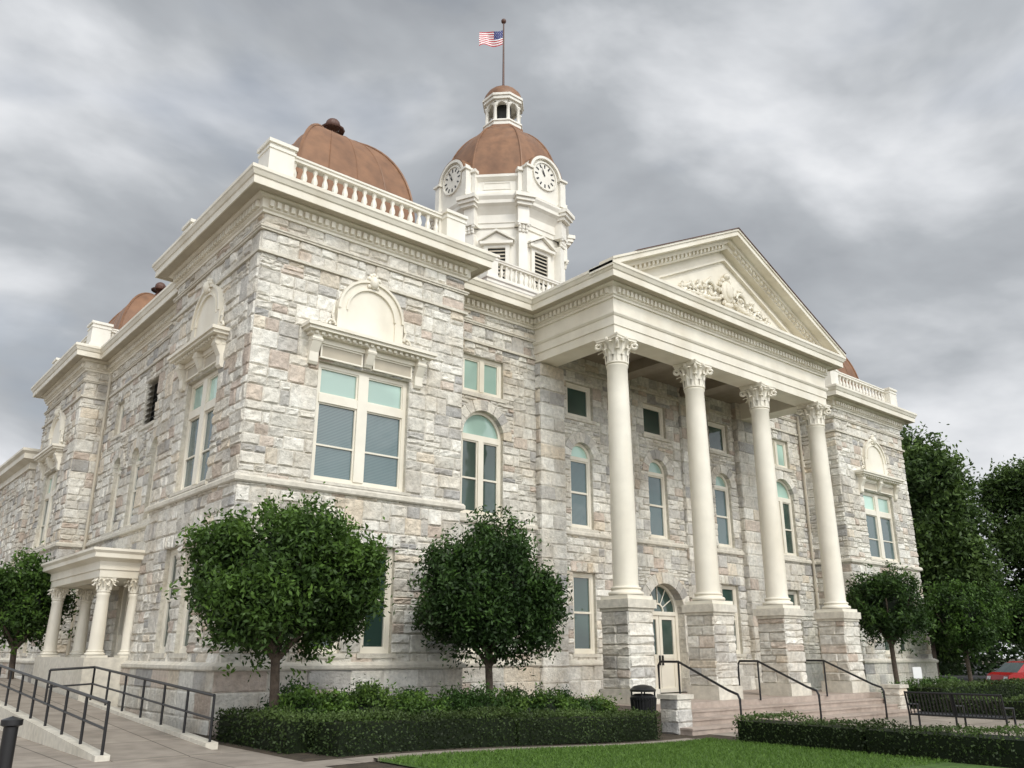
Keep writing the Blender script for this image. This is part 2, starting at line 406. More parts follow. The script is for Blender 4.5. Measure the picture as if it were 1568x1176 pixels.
# front recess
FR=Fr(W,yR,1,0); LR=X2-2*W; cc=LR/2
ops=[]
for e in(-3.6,0,3.6): ops+=[('a',cc+e,.48,3.6,5.8),('r',cc+e-.58,cc+e+.58,7.06,8.2)]
for e in(-7.5,7.5): ops+=[('a',cc+e,.74,3.6,5.84),('r',cc+e-.74,cc+e+.74,7.06,8.2)]
for e in(-3.6,3.6,-7.5,7.5): ops.append(('r',cc+e-.47,cc+e+.47,0,2.3))
ops.append(('a',cc,.92,-1.2,1.25))
wall(FR,0,LR,ops)
for e in(-3.6,0,3.6): archwin(FR,cc+e,.48,3.6,5.8,'s'); rectwin(FR,cc+e,.58,7.06,8.2,'up')
for e in(-7.5,7.5): archwin(FR,cc+e,.74,3.6,5.84,'pair'); rectwin(FR,cc+e,.74,7.06,8.2,'pair')
for e in(-3.6,3.6,-7.5,7.5): rectwin(FR,cc+e,.47,0,2.3,'ground')
# left recess: porch side
FS=Fr(xr,L2,0,-1); LS=L2-L
ops=[]
ys=[8.2,10.05,11.9]
for y in ys: ops.append(('a',L2-y,.42,3.6,5.6))
ops+=[('r',L2-13.1,L2-12.2,6.9,8.1),('r',L2-10.0,L2-8.8,6.62,8.1),('r',L2-9.9,L2-8.9,-.1,1.9)]
wall(FS,0,LS,ops,SIDEC)
for y in ys: archwin(FS,L2-y,.42,3.6,5.6,'s')
rectwin(FS,L2-12.65,.45,6.9,8.1,'up')
a,b=L2-10.0,L2-8.8; reveal(FS,a,b,6.62,8.1); pane(dark,FS,a,b,6.62,8.1,-.22); box(smooth,FS,a-.1,b+.1,6.52,6.618,-.24,.06)
for k in range(8): 
    z=6.66+k*.18; louv.face([FS(a,z,-.04),FS(b,z,-.04),FS(b,z+.13,-.16),FS(a,z+.13,-.16)])
a,b=L2-9.9,L2-8.9; reveal(FS,a,b,-.1,1.9); pane(dark,FS,a,b,-.1,1.9,-.2); frame(FS,a+.002,b-.002,-.1,1.898,.1); box(trim,FS,(a+b)/2-.05,(a+b)/2+.05,0,1.8,-.2,-.1); box(trim,FS,a+.1,b-.1,0,.5,-.19,-.12)
for F,l in ((Fr(X2,0,0,1),L),(Fr(X2-xr,L,0,1),L2-L),(Fr(X2,L2,0,1),L3-L2),(Fr(X2,L3,-1,0),X2)):
    wall(F,0,l,[],[(z,z+.45) for z in [-.23+.45*k for k in range(22)]],0,.05,1,True)
PC=[(-2.0,-1.2),(-1.2,-.72),(-.72,-.32)]
foot=[(0,L3),(0,L2),(xr,L2),(xr,L),(0,L),(0,0),(W,0),(W,yR),(X2-W,yR),(X2-W,0),(X2,0),(X2,L),(X2-xr,L),(X2-xr,L2),(X2,L2),(X2,L3)]
for i in range(len(foot)-1):
    a,b=foot[i],foot[i+1]; l=math.hypot(b[0]-a[0],b[1]-a[1]); F=Fr(a[0],a[1],(b[0]-a[0])/l,(b[1]-a[1])/l)
    op=[('r',cc-1.0,cc+1.0,-2.5,0)] if a==(W,yR) else []
    wall(F,-.1 if i in(4,5,8,9,1,0) else 0.1,l+(.1 if i in(4,5,9) else -.1),op,PC,.1,.025,.92,True)
door_gap=1.05
lp=[(XC+door_gap,yR),(X2-W,yR),(X2-W,0),(X2,0),(X2,L),(X2-xr,L),(X2-xr,L2),(X2,L2),(X2,L3),(0,L3),(0,L2),(xr,L2),(xr,L),(0,L),(0,0),(W,0),(W,yR),(XC-door_gap,yR)]
sweep(smooth,lp,[(0,-.33),(.15,-.33),(.17,-.3),(.17,-.24),(.06,-.17),(0,-.17)],False)
sweep(smooth,foot,[(0,3.36),(.07,3.36),(.10,3.39),(.10,3.47),(.06,3.52),(0,3.52)],True)
sweep(smooth,foot,[(0,9.12),(.075,9.12),(.075,9.16),(.1,9.17),(.1,9.21),(0,9.23)],True)
sweep(smooth,foot,[(0,8.56),(.085,8.56),(.085,8.63),(0,8.65)],True)
cor=[(0,L3),(0,L2),(xr,L2),(xr,L),(0,L),(0,0),(W,0),(W,yR),(XC-h,yR),(XC-h,yP),(XC+h,yP),(XC+h,yR),(X2-W,yR),(X2-W,0),(X2,0),(X2,L),(X2-xr,L),(X2-xr,L2),(X2,L2),(X2,L3)]
sweep(trim,cor,[(0,9.53),(.07,9.53),(.07,9.59),(.12,9.62),(.12,9.84),(.2,9.86),(.26,9.9),(.26,9.93)],True)
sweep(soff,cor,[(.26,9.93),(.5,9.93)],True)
sweep(trim,cor,[(.5,9.93),(.5,9.9),(.53,9.9),(.53,10.08),(.56,10.1),(.6,10.19),(.627,10.22),(.627,10.3)],True)
sweep(trim,cor,[(.627,10.3),(.6,10.32),(-.5,10.4)],True)
along(cor,True,.17,lambda F,s: box(trim,F,s-.048,s+.048,9.66,9.81,.12,.2),.08)
# ------------------------------------------------------------------ portico
pp=[(XC-h,yR),(XC-h,yP),(XC+h,yP),(XC+h,yR)]
sweep(trim,pp,[(-.75,9.2),(-.75,8.47),(0,8.47),(0,8.74),(.03,8.74),(.03,9.0),(.06,9.02),(.09,9.07),(.09,9.12),(.02,9.14),(.02,9.53)])
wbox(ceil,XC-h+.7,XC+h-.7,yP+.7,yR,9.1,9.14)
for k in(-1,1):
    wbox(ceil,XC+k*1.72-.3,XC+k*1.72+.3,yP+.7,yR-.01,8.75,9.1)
for e,pw_,dp_ in((-5.0,.5,.22),(5.0,.5,.22),(-1.72,.42,.12),(1.72,.42,.12)):
    x0=XC+e-pw_; wd=2*pw_
    z=-1.2
    top=9.47 if pw_==.5 else 8.75
    while z<top-.02:
        z2=min(z+.42,top)
        wbox(stone,x0+.02,x0+wd-.02,yR-dp_,yR+.1,z,z2,MORT)
        F=Fr(x0,yR,1,0)
        if random.random()<.5: block(F,0,wd,z+.01,z2-.01,dp_+.002,.03,rcol(.95))
        else:
            q=wd*random.uniform(.4,.6); block(F,0,q,z+.01,z2-.01,dp_+.002,.03,rcol(.95)); block(F,q,wd,z+.01,z2-.01,dp_+.002,.03,rcol(.95))
        block(Fr(x0,yR,0,-1),0,dp_+.01,z+.01,z2-.01,0.0,.03,rcol(.95)); 
        z=z2
def capital(mb,x,y,z0,z1,r,ab):
    hgt=z1-z0
    lathe(mb,x,y,[(r,z0),(r*1.15,z0+.02),(r*1.15,z0+.06),(r*.98,z0+.08),(r*1.0,z0+hgt*.5),(r*1.15,z0+hgt*.75),(r*1.45,z1-hgt*.16)],20)
    for row_,(zb,ht,n,ph,ro) in enumerate(((z0+.07,hgt*.42,8,0,1.0),(z0+.07+hgt*.22,hgt*.46,8,math.pi/8,1.06))):
        for k in range(n):
            a=2*math.pi*k/n+ph; ca,sa=math.cos(a),math.sin(a); rows=[]
            for q in range(7):
                t=q/6; rr=r*(ro+.02)+.02+.18*r/.3*t**3; zz=zb+ht*(1.05*math.sin(min(t*1.15,1.15)*math.pi/2*.95)) - (.06 if q==6 else 0)
                if q==6: rr+=.035
                wd=r*.36*(1-.25*t-.35*t**4)
                rows.append([(x+ca*(rr-(.012 if m else -.02))-sa*wd*m, y+sa*(rr-(.012 if m else -.02))+ca*wd*m, zz) for m in(-1,-.4,0,.4,1)])
            mb.grid(rows)
    zv=z1-hgt*.3
    for k in range(4):
        a=math.pi/4+k*math.pi/2; ca,sa=math.cos(a),math.sin(a); R0=ab*1.12
        pts=[]
        for q in range(18):
            t=q*.45; rr=.135*(1-q/20)*r/.3; pts.append((x+ca*(R0+rr*math.cos(t+1.6)),y+sa*(R0+rr*math.cos(t+1.6)),zv+.02+rr*math.sin(t+1.6)))
        tube(mb,pts,.045*r/.3,6)
        tube(mb,[(x+ca*r,y+sa*r,zv-.16),(x+ca*r*1.5,y+sa*r*1.5,zv+.02),(x+ca*R0,y+sa*R0,zv+.14)],.045*r/.3,6)
    for k in range(4):
        a=k*math.pi/2; blob(mb,(x+math.cos(a)*ab*.86,y+math.sin(a)*ab*.86,z1-hgt*.1),.06*r/.3,6)
    poly=[]
    for k in range(4):
        a=math.pi/4+k*math.pi/2; c0=(math.cos(a)*ab*1.36,math.sin(a)*ab*1.36); a2=a+math.pi/2; c1=(math.cos(a2)*ab*1.36,math.sin(a2)*ab*1.36)
        for q in range(6):
            t=(q+.15)/6; px=c0[0]*(1-t)+c1[0]*t; py=c0[1]*(1-t)+c1[1]*t; am=a+math.pi/4; dp=-.13*ab*math.sin(math.pi*t)*1.
            poly.append((x+px+math.cos(am)*dp,y+py+math.sin(am)*dp))
    for (za,zb,sc_) in((z1-hgt*.15,z1-hgt*.07,.95),(z1-hgt*.07,z1-.002,1.)):
        pa=[(x+(p[0]-x)*sc_,y+(p[1]-y)*sc_,za) for p in poly]; pb=[(p[0],p[1],zb) for p in pa]
        mb.grid([pa,pb],(1,1,1),True); mb.face(pa); mb.face(pb)
def column(mb,x,y,zb,zt,r0,r1,caph,ab):
    n=28
    wbox(mb,x-r0*1.42,x+r0*1.42,y-r0*1.42,y+r0*1.42,zb,zb+r0*.3)
    z=zb+r0*.3; prof=[(r0*1.38,z)]
    for q in range(7): t=math.pi*q/6-math.pi/2; prof.append((r0*1.22+r0*.17*math.cos(t),z+r0*.17+r0*.17*math.sin(t)))
    z+=r0*.34; prof+=[(r0*1.16,z+.01),(r0*1.12,z+r0*.12)]
    z+=r0*.14
    for q in range(6): t=math.pi*q/5-math.pi/2; prof.append((r0*1.1+r0*.1*math.cos(t),z+r0*.1+r0*.1*math.sin(t)))
    z+=r0*.22; prof+=[(r0*1.03,z),(r0,z+.06)]
    zc=zt-caph
    for q in range(1,9):
        t=q/8; prof.append((r0+(r1-r0)*t**1.6,z+.06+(zc-z-.16)*t))
    prof+=[(r1*1.08,zc-.07),(r1*1.1,zc-.03),(r1,zc)]
    lathe(mb,x,y,prof,n)
    capital(mb,x,y,zc,zt,r1,ab)
cols=MB()
yC=-1.55
for k in(-1.5,-.5,.5,1.5):
    x=XC+k*3.43
    a=.47
    column(cols,x,yC,1.31,8.47,.33,.285,.80,.46)
    wbox(stone,x-a+.03,x+a-.03,yC-a+.03,yC+a-.03,-1.17,1.12,MORT)
    wbox(smooth,x-a-.07,x+a+.07,yC-a-.07,yC+a+.07,1.1,1.31); wbox(smooth,x-a-.02,x+a+.02,yC-a-.02,yC+a+.02,1.02,1.1)
    wbox(smooth,x-a-.06,x+a+.06,yC-a-.06,yC+a+.06,-1.17,-.83)
    for F in (Fr(x-a,yC-a,1,0),Fr(x-a,yC+a,0,-1),Fr(x+a,yC-a,0,1),Fr(x+a,yC+a,-1,0)):
        z=-.83
        while z<1.0:
            z2=min(z+random.choice((.2,.26,.32)),1.02)
            if 1.02-z2<.13: z2=1.02
            if random.random()<.7:
                q=random.uniform(.35,.65); block(F,0,q,z,z2,-.03,.05); block(F,q,2*a,z,z2,-.03,.05)
            else: block(F,0,2*a,z,z2,-.03,.05)
            z=z2
wbox(gran,XC-5.9,XC+5.9,-2.35,yR-.1,-1.9,-1.171)
for k in range(1,4):
    wbox(gran,XC-5.5,XC+5.5,-2.35-.45*k,-2.35-.45*(k-1)-.002,-1.9,-1.17-.145*k)
    wbox(gran,XC-5.52,XC+5.52,-2.35-.45*k-.025,-2.35-.45*(k-1)-.01,-1.17-.145*k-.04,-1.17-.145*k+.003)
# door
D0=-1.16
a,b=cc-.92,cc+.92
arch_ring(stone,FR,cc,1.25,.92,1.26,13,-.4,.08)
for e in(-1,1):
    z=D0
    while z<1.2:
        z2=min(z+.4,1.25); s0,s1=sorted((cc+e*.92,cc+e*1.22)); box(stone,FR,s0,s1,z+.004,z2-.004,-.45,.12 if z<-.2 else .06,rcol()); z=z2
a+=.003;b-=.003
frame(FR,a,b,D0,1.3,.12,-.36,-.22); arch_ring(trim,FR,cc,1.3,.80,.915,16,-.36,-.22,False,0)
semi(gd,FR,cc,1.3,.8,-.3)
for k in range(1,6): 
    t=math.pi*k/6; tube(trim,[FR(cc+.25*math.cos(t),1.3+.25*math.sin(t),-.28),FR(cc+.8*math.cos(t),1.3+.8*math.sin(t),-.28)],.018,6)
arch_ring(trim,FR,cc,1.3,.22,.27,10,-.3,-.26,False,0)
for s0,s1 in((a+.12,cc-.01),(cc+.01,b-.12)):
    frame(FR,s0,s1,D0+.02,1.18,.13,-.33,-.26); box(trim,FR,s0+.13,s1-.13,D0+.15,-.15,-.32,-.28); box(trim,FR,s0+.13,s1-.13,-.15,-.02,-.33,-.26)
    pane(gd,FR,s0+.13,s1-.13,-.02,1.05,-.3)
box(black,FR,cc-.09,cc-.05,-.35,-.05,-.26,-.2); box(black,FR,cc+.05,cc+.09,-.35,-.05,-.26,-.2)
for e in(-1.75,1.75):
    s=cc+e; dd_=.13; box(black,FR,s-.06,s+.06,1.55,1.65,dd_,dd_+.1); box(black,FR,s-.11,s+.11,1.15,1.5,.2,.42); box(black,FR,s-.14,s+.14,1.5,1.55,.17,.45); box(black,FR,s-.05,s+.05,1.552,1.7,.26,.36)
# pediment
apz=13.32
def sbox(mb,xa,za,xb,zb,t0,t1,y0,y1,col=(1,1,1)):
    P=[(xa,za+t0),(xb,zb+t0),(xb,zb+t1),(xa,za+t1)]
    i=len(mb.v)
    for y in(y0,y1): mb.v.extend([(x,y,z) for x,z in P])
    for q in((0,1,2,3),(7,6,5,4),(0,4,5,1),(1,5,6,2),(2,6,7,3),(3,7,4,0)): mb.f.append(tuple(i+k for k in q)); mb.c.append(col)
trim.face([(XC-h,yP+.12,10.3),(XC+h,yP+.12,10.3),(XC,yP+.12,apz-.35)])
for e in(-1,1):
    xa,za=XC+e*(h+.627),10.32; xb,zb=XC,apz
    sbox(trim,xa,za,xb,zb,-.16,0,yP-.60,yP+.3)
    sbox(trim,xa,za,xb,zb,0,.07,yP-.64,yP-.1)
    sl=(zb-za)/(xb-xa); xs=xa-e*.35; zs_=za+sl*(xs-xa)
    sbox(trim,xs,zs_,xb,zb,-.30,-.162,yP-.28,yP+.2)
    xs=xa-e*.62; zs_=za+sl*(xs-xa)
    sbox(trim,xs,zs_,xb,zb,-.48,-.302,yP-.14,yP+.2)
    xs=xa-e*1.9; zs_=za+sl*(xs-xa)
    sbox(trim,xs,zs_,xb,zb,-.86,-.78,yP+.0,yP+.2)
    nd=int(abs(xb-xa)/.2)
    for q in range(4,nd):
        x=xa-e*q*.2; z=za+sl*(x-xa); 
        sbox(trim,x-.055,z-sl*.055,x+.055,z+sl*.055,-.42,-.302,yP-.235,yP-.141)
    xs=xa-e*(1.0 if e<0 else 0.02); zs_=za+sl*(xs-xa)
    sbox(copdk,xs,zs_,xb,zb,.072,.10,yP-.67,yP-.45)
    xs=xa-e*1.1; zs_=za+sl*(xs-xa)
    sbox(copdk,xs,zs_,xb,zb,-.32,-.17,yP+.15,4.2)
sweep(trim,[(XC-h+1.9,yP+.12),(XC+h-1.9,yP+.12)],[(0,10.6),(.1,10.6),(.1,10.68),(0,10.7)])
F=Fr(XC,yP+.12,1,0)
blob(trim,F(0,11.3,.12),(.30,.12,.40),14); blob(trim,F(0,11.3,.2),(.2,.1,.28),12)
for k in range(12):
    t=2*math.pi*k/12; blob(trim,F(.37*math.cos(t),11.3+.46*math.sin(t),.1),.08,6)
blob(trim,F(0,11.85,.14),(.14,.12,.12),8); blob(trim,F(0,10.82,.12),(.2,.1,.1),8)
for e in(-1,1):
    for cx_,cz,r0,tn in((.8,11.2,.32,0),(1.38,11.02,.25,1),(1.85,10.92,.19,0),(2.25,10.86,.12,1)):
        pts=[]
        for q in range(22):
            t=q*.42; rr=r0*(1-q/26); pts.append(F(e*(cx_+rr*math.cos(t+tn*3.1)),cz+rr*math.sin(t+tn*3.1),.07))
        tube(trim,pts,[.062*(1-q/40) for q in range(22)],6)
        for q in range(5):
            t=q*1.26+tn; tube(trim,[F(e*(cx_+r0*.9*math.cos(t)),cz+r0*.9*math.sin(t),.06),F(e*(cx_+r0*1.15*math.cos(t+.2)),cz+r0*1.15*math.sin(t+.2),.1),F(e*(cx_+r0*1.3*math.cos(t+.5)),cz+r0*1.3*math.sin(t+.5),.03)],[.05,.055,.02],6)
    tube(trim,[F(e*.35,11.0,.08),F(e*.9,10.86,.1),F(e*1.6,10.84,.09),F(e*2.2,10.8,.07),F(e*2.7,10.78,.04)],[.05,.05,.04,.03,.02],6)
# ------------------------------------------------------------------ roof, balustrades, domes
roof=MB()
roof.face([(.3,.3,10.36),(W,.3,10.36),(W,yR+.4,10.36),(X2-W,yR+.4,10.36),(X2-W,.3,10.36),(X2-.3,.3,10.36),(X2-.3,L3-.3,10.36),(.3,L3-.3,10.36)])
wbox(trimw,XC-3.9,XC+3.9,5.88,13.68,10.4,13.3)
def baluster(mb,x,y,z0,hh):
    lathe(mb,x,y,[(.06,z0),(.06,z0+.04*hh/.6),(.04,z0+.1*hh/.6),(.08,z0+.22*hh/.6),(.07,z0+.3*hh/.6),(.035,z0+.45*hh/.6),(.06,z0+.52*hh/.6),(.06,z0+hh)],8)
def balustrade(mb,x0,x1,y0,y1,z0,ht,pw,sp=.26,base=.14):
    for px in(x0,x1):
        for py in(y0,y1):
            wbox(mb,px-pw/2,px+pw/2,py-pw/2,py+pw/2,z0,z0+ht); wbox(mb,px-pw/2-.05,px+pw/2+.05,py-pw/2-.05,py+pw/2+.05,z0+ht,z0+ht+.09); wbox(mb,px-pw/2-.04,px+pw/2+.04,py-pw/2-.04,py+pw/2+.04,z0,z0+.14)
            wbox(mb,px-pw/2-.025,px+pw/2+.025,py-pw/2-.025,py+pw/2+.025,z0+ht-.14,z0+ht-.08)
    for (ax,ay,bx_,by) in((x0,y0,x1,y0),(x1,y0,x1,y1),(x1,y1,x0,y1),(x0,y1,x0,y0)):
        l=math.hypot(bx_-ax,by-ay); F=Fr(ax,ay,(bx_-ax)/l,(by-ay)/l); s0,s1=pw/2,l-pw/2
        box(mb,F,s0,s1,z0,z0+base,-.12,.12); box(mb,F,s0,s1,z0+ht-.11,z0+ht,-.11,.11); box(mb,F,s0,s1,z0+ht-.03,z0+ht+.02,-.14,.14)
        k=int((s1-s0)/sp)
        for q in range(k): 
            s=s0+(q+.5)*(s1-s0)/k; p=F(s,0,0); baluster(mb,p[0],p[1],z0+base,ht-.11-base)
        for s in(s0+.04,s1-.04): box(mb,F,s-.04,s+.04,z0+base,z0+ht-.11,-.06,.06)
bal=MB()
def dome(cx,cy,R,n,rot,z0,H,seams=3,ex=1.):
    rows=[];K=16
    for q in range(K+1):
        t=q/K*math.pi/2*.99; r=R*math.cos(t)**ex; z=z0+H*math.sin(t)**ex; rows.append([(cx+r*math.cos(rot+2*math.pi*k/n),cy+r*math.sin(rot+2*math.pi*k/n),z) for k in range(n)])
    copper.grid(rows,(1,1,1),True)
    for k in range(n):
        tube(copper,[Vector(rows[q][k]) for q in range(K+1)],.045,6)
        for m in range(1,seams+1):
            f=m/(seams+1); pts=[]
            for q in range(K-2):
                a=Vector(rows[q][k]);b=Vector(rows[q][(k+1)%n]); pts.append(a*(1-f)+b*f)
            tube(copper,pts,.018,4)
for (px0,py0) in((0,0),(X2-W,0),(0,L2),(X2-W,L2)):
    pd=L if py0==0 else L3-L2
    balustrade(bal,px0+.22,px0+W-.42,py0+.16,py0+pd-.3,10.4,.90,.62,.27,.26)
    cx_,cy_=px0+W/2,py0+pd/2
    wbox(trimw,cx_-1.75,cx_+1.75,cy_-1.75,cy_+1.75,10.4,11.15)
    dome(cx_,cy_,2.5,4,math.pi/4,11.15,2.92,3,.92)
    lathe(copdk,cx_,cy_,[(.3,14.0),(.2,14.2),(.12,14.34),(.1,14.46)],12); blob(copdk,(cx_,cy_,14.6),.22,14)
    lathe(copdk,cx_,cy_,[(.34,14.42),(.36,14.46),(.2,14.5)],12)
# ------------------------------------------------------------------ tower
TY=9.78; tw=trimw
sweep(tw,[(XC-3.9,13.68),(XC-3.9,5.88),(XC+3.9,5.88),(XC+3.9,13.68)],[(0,12.9),(.08,12.9),(.08,13.0),(.25,13.15),(.25,13.25),(.3,13.3),(.3,13.36),(-.5,13.4)],True)
balustrade(bal,XC-3.75,XC+3.75,TY-3.75,TY+3.75,13.38,.95,.5,.24,.24)
def octpath(inr):
    Rc=inr/math.cos(math.pi/8); return [(XC+Rc*math.cos(-math.pi/8-k*math.pi/4),TY+Rc*math.sin(-math.pi/8-k*math.pi/4)) for k in range(8)]
def orient(p):
    a,b=p[0],p[1]; n=(b[1]-a[1],-(b[0]-a[0])); c=((a[0]+b[0])/2-XC,(a[1]+b[1])/2-TY)
    return p if n[0]*c[0]+n[1]*c[1]>0 else p[::-1]
o1=orient(octpath(2.5))
sweep(tw,o1,[(0,13.3),(.25,13.3),(.25,13.9),(.15,14.0),(0,14.05),(0,17.1),(.06,17.1),(.06,17.3),(.1,17.32),(.1,17.7),(.16,17.8),(.3,18.0),(.42,18.1),(.42,18.25),(.5,18.4),(.5,18.48),(.05,18.6)],True)
o2=orient(octpath(2.5))
sweep(tw,o2,[(.03,18.5),(.1,18.6),(.1,18.8),(.03,18.9),(.03,19.35),(.1,19.4),(.2,19.5),(.2,19.62),(-.3,19.66)],True)
for i in range(8):
    a,b=o1[i],o1[(i+1)%8]; l=math.hypot(b[0]-a[0],b[1]-a[1]); F=Fr(a[0],a[1],(b[0]-a[0])/l,(b[1]-a[1])/l); c=l/2
    card=abs(F.n[0])>.95 or abs(F.n[1])>.95
    box(tw,F,c-.55,c-.37,14.45,16.15,0,.1);box(tw,F,c+.37,c+.55,14.45,16.15,0,.1);box(tw,F,c-.6,c+.6,14.33,14.45,0,.14);box(tw,F,c-.55,c+.55,16.15,16.3,0,.1)
    pane(dark,F,c-.37,c+.37,14.45,16.15,.012)
    for q in range(10): z=14.5+q*.165; soff.face([F(c-.37,z,.07),F(c+.37,z,.07),F(c+.37,z+.09,.02),F(c-.37,z+.09,.02)])
    box(tw,F,c-.7,c+.7,16.3,16.42,0,.24)
    extr(tw,F,[(c-.7,16.42),(c+.7,16.42),(c,16.85)],0,.12)
    for e in(-1,1):
        extr(tw,F,[(c+e*.76,16.42),(c+e*.76,16.5),(c,16.98),(c,16.88)],0,.26)
    frame(F,c-.6,c+.6,18.95,19.3,.04,.03,.06,tw)
    if card:
        zc=19.8
        box(tw,F,c-1.0,c+1.0,18.62,zc,-1.2,.34)
        extr(tw,F,[(c+1.0*math.cos(math.pi*k/18),zc+.92*math.sin(math.pi*k/18)) for k in range(19)],-1.6,.34)
        arch_ring(tw,F,c,zc,.80,.92,18,.3,.48,False,0)
        arch_ring(copper,F,c,zc,.92,.98,18,-1.6,.46,False,0)
        arch_ring(tw,F,c,zc,.62,.68,32,.33,.42,False,0,0,2*math.pi)
        extr(bal,F,[(c+.62*math.cos(2*math.pi*k/32),zc+.62*math.sin(2*math.pi*k/32)) for k in range(32)],.33,.37)
        for k in range(12):
            t=math.pi*k/6; r0,r1=.40,.56; 
            p0=(c+r0*math.cos(t),zc+r0*math.sin(t));p1=(c+r1*math.cos(t),zc+r1*math.sin(t)); w=.032; nx,nz=-math.sin(t)*w,math.cos(t)*w
            extr(black,F,[(p0[0]+nx,p0[1]+nz),(p1[0]+nx,p1[1]+nz),(p1[0]-nx,p1[1]-nz),(p0[0]-nx,p0[1]-nz)],.371,.385)
        for t,ln,w in((math.radians(112),.5,.026),(math.radians(128),.33,.036)):
            nx,nz=-math.sin(t)*w,math.cos(t)*w
            extr(black,F,[(c+nx,zc+nz),(c+ln*math.cos(t),zc+ln*math.sin(t)),(c-nx,zc-nz)],.388,.4)
        for e in(-.98,.98):
            box(tw,F,c+e-.15,c+e+.15,18.6,zc+.02,.2,.48); box(tw,F,c+e-.22,c+e+.22,zc+.02,zc+.12,.1,.56); box(tw,F,c+e-.2,c+e+.2,18.55,18.75,.1,.53)
    va=math.atan2(a[1]-TY,a[0]-XC); n=(math.cos(va),math.sin(va)); s=(-n[1],n[0]); G=Fr(XC+n[0]*2.6,TY+n[1]*2.6,s[0],s[1])
    sg=1 if G.n[0]*n[0]+G.n[1]*n[1]>0 else -1
    if sg<0: G=Fr(XC+n[0]*2.6,TY+n[1]*2.6,-s[0],-s[1])
    box(tw,G,-.24,.24,13.3,14.15,0,.42); box(tw,G,-.19,.19,14.15,16.75,0,.34)
    box(tw,G,-.22,.22,14.15,14.28,0,.38)
    for e in(-.15,0,.15):
        for q in range(4): blob(tw,G(e,16.82+.09*(q%2)+.12*(q//2),.36+.03*(q//2)),.075,6)
    for e in(-.2,.2): blob(tw,G(e,17.06,.42),.085,8)
    box(tw,G,-.29,.29,17.1,17.2,0,.5); box(tw,G,-.25,.25,17.2,17.95,0,.44); box(tw,G,-.33,.33,17.95,18.1,0,.6); box(tw,G,-.4,.4,18.1,18.25,0,.7); box(tw,G,-.45,.45,18.25,18.42,0,.78); box(tw,G,-.3,.3,18.42,18.6,0,.5)
    box(tw,G,-.2,.2,18.6,19.7,0,.3); box(tw,G,-.26,.26,19.7,19.84,0,.4)
dome(XC,TY,2.8,8,math.pi/8,19.62,3.85,0)
def octprism(mb,R,z0,z1,R2=None):
    R2=R if R2 is None else R2; rows=[[(XC+r*math.cos(math.pi/8+k*math.pi/4),TY+r*math.sin(math.pi/8+k*math.pi/4),z) for k in range(8)] for r,z in((R,z0),(R2,z1))]
    mb.grid(rows,(1,1,1),True); mb.face(rows[0][::-1]); mb.face(rows[1])
octprism(copper,1.05,23.15,23.35); octprism(tw,.95,23.35,23.6); octprism(tw,1.0,23.6,23.68)
octprism(dark,.4,23.6,24.85)
for k in range(8):
    a=math.pi/8+k*math.pi/4; x,y=XC+.8*math.cos(a),TY+.8*math.sin(a)
    lathe(tw,x,y,[(.12,23.68),(.12,23.75),(.085,23.78),(.075,24.5),(.12,24.56),(.12,24.62)],8)
    a2=a+math.pi/4; x2,y2=XC+.8*math.cos(a2),TY+.8*math.sin(a2); l=math.hypot(x2-x,y2-y); F=Fr(x2,y2,(x-x2)/l,(y-y2)/l)
    arch_ring(tw,F,l/2,24.5,l/2-.09,l/2+.02,8,-.06,.06,False,0)
    extr(tw,F,[(0,24.74),(l,24.74),(l,24.85),(0,24.85)],-.061,.061)
octprism(tw,.98,24.82,24.98); octprism(tw,1.04,24.98,25.1)
lathe(copper,XC,TY,[(.95*math.cos(t),25.1+.85*math.sin(t)) for t in [q/8*math.pi/2*.95 for q in range(9)]],16)
lathe(copdk,XC,TY,[(.12,25.9),(.14,26.0),(.06,26.1),(.06,26.25)],10)
ch=empty('courthouse')
for mb,nm,mt,sm in((stone,'stone_walls','stone',False),(trim,'cream_trim','trim',True),(cols,'portico_columns','trim',True),(tw,'clock_tower','trimw',True),(bal,'roof_balustrades','trimw',True),(soff,'soffits','soffit',False),(ceil,'portico_ceiling','ceiling',False),
    (smooth,'dressed_stone_bands','smooth',False),(copper,'copper_domes','copper',True),(copdk,'roof_flashing','copperdk',False),(gb,'blinds_window_panes','glassb',False),(gm,'transom_window_panes','glassm',False),
    (gd,'dark_window_panes','glassd',False),(dark,'dark_openings','dark',False),(louv,'louvre_slats','louvre',False),(black,'clock_hands_and_lanterns','black',False),(gran,'entrance_steps','granite',False),(roof,'flat_roof','copperdk',False)):
    mb.build(nm,mt,ch,sm)
# side porch
pt=MB(); ps=MB()
px0=-.72; py0,py1=5.75,10.2
wbox(ps,-1.0,xr-.12,py0-.25,py1+.25,-1.6,-.1)
pth=[(xr,py1+.2),(px0-.2,py1+.2),(px0-.2,py0-.2),(xr,py0-.2)]
sweep(pt,pth,[(-.45,1.85),(-.45,1.75),(0,1.75),(0,1.93),(.03,1.93),(.03,2.12),(.08,2.15),(.22,2.2),(.22,2.3),(.28,2.36),(.28,2.42),(-.6,2.5)])
pt.face([(px0,py0,2.46),(xr,py0,2.46),(xr,py1,2.46),(px0,py1,2.46)]); pt.face([(px0,py0,1.86),(xr,py0,1.86),(xr,py1,1.86),(px0,py1,1.86)])
for x,y in((px0,py0),(px0,py1),(.02,py0),(.02,py1),(.62,py0)):
    column(pt,x,y,-.1,1.75,.165,.14,.36,.21)
pt.build('side_porch_entablature_and_columns','trim',ch,True); ps.build('side_porch_base','smooth',ch)
